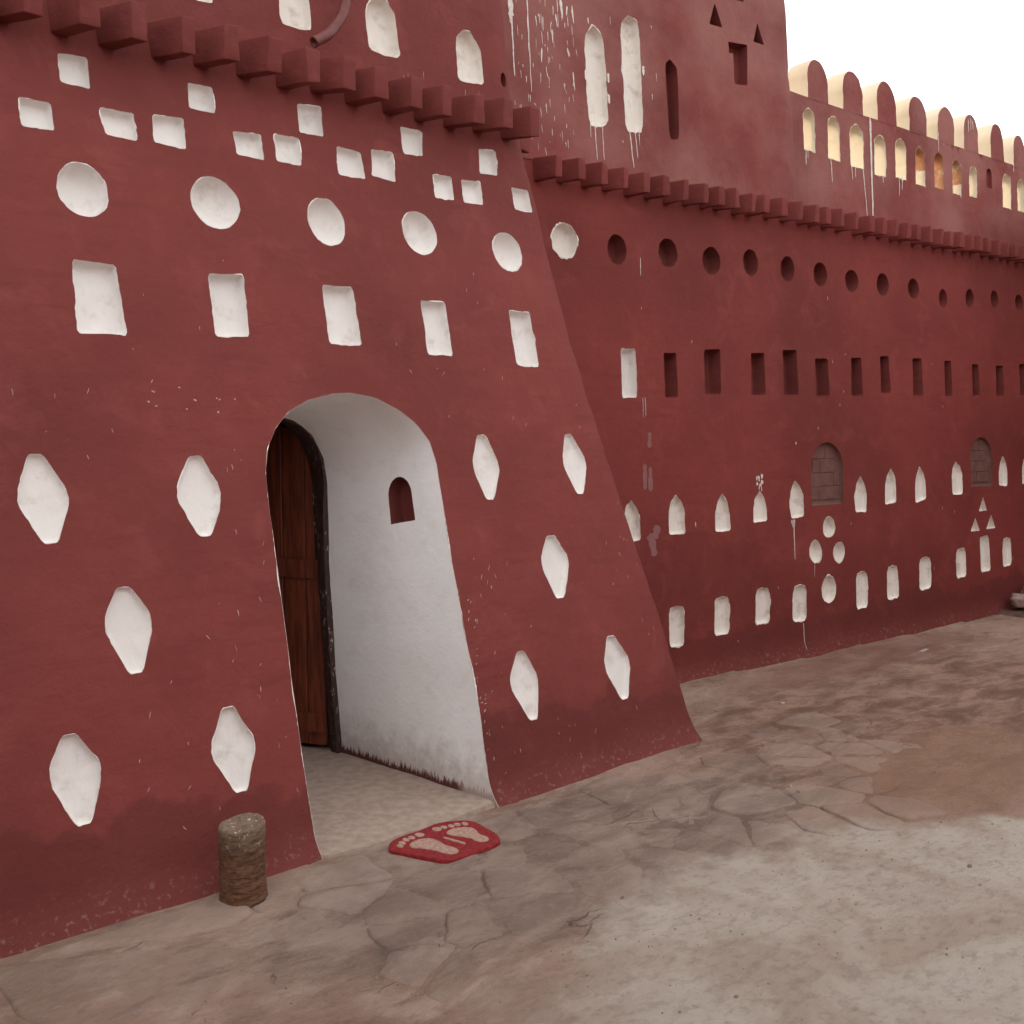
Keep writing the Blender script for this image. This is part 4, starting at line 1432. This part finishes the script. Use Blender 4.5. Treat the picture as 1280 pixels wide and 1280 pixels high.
MAT_Z = .0130
def floor_z(x, y):
    return MAT_Z + .002 * nz(x * 7, y * 7, 8)
def pad(name, loop, z0, z1, mat, parent, bev=.004):
    loop = ccw(loop)
    n = len(loop)
    cx = sum(p[0] for p in loop) / n
    cy = sum(p[1] for p in loop) / n
    vs, fs = [], []
    for (ins, z) in ((0, z0), (0, z1 - bev), (bev * .4, z1 - bev * .3), (bev, z1), (bev * 4, z1)):
        for (a, b) in loop:
            r = math.hypot(a - cx, b - cy) or 1
            k = min(ins, r * .7)
            vs.append((a - (a - cx) / r * k, b - (b - cy) / r * k, z + floor_z(a, b)))
    for k in range(4):
        for j in range(n):
            x, y = k * n + j, k * n + (j + 1) % n
            fs.append((x, y, y + n, x + n))
    vs.append((cx, cy, z1 + floor_z(cx, cy)))
    for j in range(n):
        fs.append((4 * n + j, 4 * n + (j + 1) % n, len(vs) - 1))
    return obj(name, vs, fs, mat, parent)
pad('mat_base', densify(chaikin(ccw(MAT), 2, .25), .02), -.03, MZ, MATRED, mat_o, .005)
pad('sole', chaikin(ccw(S1), 2, .25), MZ - .004, MZ + .0035, MATBEIGE, mat_o, .003)
pad('sole', chaikin(ccw(S2), 2, .25), MZ - .004, MZ + .0035, MATBEIGE, mat_o, .003)
for toes in (T1, T2):
    for k, (x, y) in enumerate(toes):
        big = 0 if toes is T1 else 0
        rx = .018 if k == big else .0125
        ry = .021 if k == big else .0165
        pad('toe', [(x + rx * math.cos(2 * math.pi * j / 14), y + ry * math.sin(2 * math.pi * j / 14)) for j in range(14)], MZ - .004, MZ + .0035, MATBEIGE, mat_o, .002)
pad('arch_stripe', chaikin(ccw([(2.397, 3.15), (2.409, 3.152), (2.422, 3.10), (2.434, 3.05), (2.424, 3.041), (2.410, 3.09)]), 2, .25), MZ - .004, MZ + .0035, MATBEIGE, mat_o, .002)

# ------------------------------------------------------------------ rubble at the far end of the long wall
def rock(name, c, sx, sy, sz, seed, rz, label):
    bm = bmesh.new()
    bmesh.ops.create_icosphere(bm, subdivisions=4, radius=1)
    for v in bm.verts:
        p = v.co.normalized()
        q = Vector((p.x * 1.3, p.y * 1.3, p.z * 1.3)) + Vector((seed * 3.1, 0, 0))
        d = 1 + .28 * noise.noise(q) + .10 * noise.noise(q * 3.3) + .04 * noise.noise(q * 8)
        # flat facets
        e = max(abs(p.x), abs(p.y), abs(p.z)) ** .55
        v.co = Vector((p.x * sx, p.y * sy, p.z * sz)) * d / e * .8
        if v.co.z < -sz * .7:
            v.co.z = -sz * .7
    bmesh.ops.rotate(bm, verts=bm.verts[:], cent=(0, 0, 0), matrix=Matrix.Rotation(rz, 3, 'Z'))
    bmesh.ops.translate(bm, verts=bm.verts[:], vec=c)
    me = bpy.data.meshes.new(name)
    bm.to_mesh(me)
    bm.free()
    me.materials.append(ROCK)
    me.polygons.foreach_set('use_smooth', [True] * len(me.polygons))
    o = bpy.data.objects.new(name, me)
    COL.objects.link(o)
    return tag(o, label, 'rock')
rock('rock', (9.08, 3.84, .115), .13, .09, .065, 1, .4, 'pale pinkish rock lying on dark earth at the far foot of the long wall')
rock('rock', (9.28, 3.80, .16), .13, .11, .10, 2, 1.1, 'rock at the right edge of the picture beside the pale pinkish one')
vs, fs = [], []
n1, n2 = 40, 18
for j in range(n2 + 1):
    for i in range(n1 + 1):
        x = 8.85 + .9 * i / n1
        y = 3.42 + .62 * j / n2
        e = min(1, i / 6) * min(1, j / 7) * min(1, (n1 - i) / 3 + .3)
        vs.append((x, y, -.03 + e * (.065 + nz(x * 5, y * 5, 3) * .03 + nz(x * 16, y * 16, 3) * .012)))
for j in range(n2):
    for i in range(n1):
        a = j * (n1 + 1) + i
        fs.append((a, a + 1, a + n1 + 2, a + n1 + 1))
md = obj('earth_bank', vs, fs, EARTH)
md['kind'] = 'structure'

# loose bits on the ground
def bits():
    r = random.Random(31)
    vs, fs = [], []
    def bit(x, y, s, h):
        b = len(vs)
        z = ground_z(x, y)
        n = 7
        ph = r.random() * 6
        for k, (f, hh) in enumerate(((1, -.2), (1.05, .35), (.65, .9))):
            for q in range(n):
                a = ph + 2 * math.pi * q / n
                rr = s * f * r.uniform(.75, 1.2)
                vs.append((x + math.cos(a) * rr, y + math.sin(a) * rr * .75, z + h * hh * r.uniform(.85, 1.1)))
        vs.append((x, y, z + h))
        for k in range(2):
            for q in range(n):
                c, d = b + k * n + q, b + k * n + (q + 1) % n
                fs.append((c, d, d + n, c + n))
        for q in range(n):
            fs.append((b + 2 * n + q, b + 2 * n + (q + 1) % n, b + 3 * n))
    for (x, y, s) in ((3.708, 1.709, .011), (3.57, 1.607, .006), (3.561, 1.932, .006), (3.571, 2.042, .005), (5.949, 3.341, .013), (2.354, 1.733, .007), (3.94, 2.629, .013), (3.902, 2.566, .012), (2.55, 2.35, .008)):
        bit(x, y, s, s * .9)
    for k in range(1500):
        x, y = r.uniform(1.1, 7.5), r.uniform(1.0, 3.9)
        if y > 3.2 and x < 4.3:
            continue
        d = nz(x * 1.2, y * 1.2, 14)
        if d < -.05 and r.random() < .8:
            continue
        s = r.uniform(.0012, .0040) * (1.5 if r.random() < .06 else 1)
        bit(x, y, s, s * .9)
    o = obj('gravel', vs, fs, PEBBLE)
    o['kind'] = 'stuff'
    o['label'] = 'scattered specks of dark grit on the yard ground'
    o['category'] = 'gravel'
bits()
def scrap(x, y, L, W, a, label):
    z = ground_z(x, y) + .006
    vs, fs = [], []
    for i in range(5):
        for j in range(3):
            u, v = (i / 4 - .5) * L * (1 + .1 * nz(i, j, 3)), (j / 2 - .5) * W * (1 + .3 * nz(i * .7, j, 9))
            vs.append((x + u * math.cos(a) - v * math.sin(a), y + u * math.sin(a) + v * math.cos(a), z + .004 * nz(i * .9, j * .8, x)))
    vs += [(p[0], p[1], p[2] - .004) for p in vs]
    for i in range(4):
        for j in range(2):
            q = i * 3 + j
            fs += [(q, q + 3, q + 4, q + 1), (15 + q + 1, 15 + q + 4, 15 + q + 3, 15 + q)]
    rim = [0, 3, 6, 9, 12, 13, 14, 11, 8, 5, 2, 1]
    for k in range(len(rim)):
        p, q = rim[k], rim[(k + 1) % len(rim)]
        fs.append((p, 15 + p, 15 + q, q))
    tag(obj('paper_scrap', vs, fs, SCRAP), label, 'litter')
scrap(5.109, 3.474, .035, .02, .4, 'tiny white scrap on the ground just right of the porch corner')
scrap(7.083, 3.648, .12, .030, .1, 'flat pale scrap on the ground near the foot of the long wall')
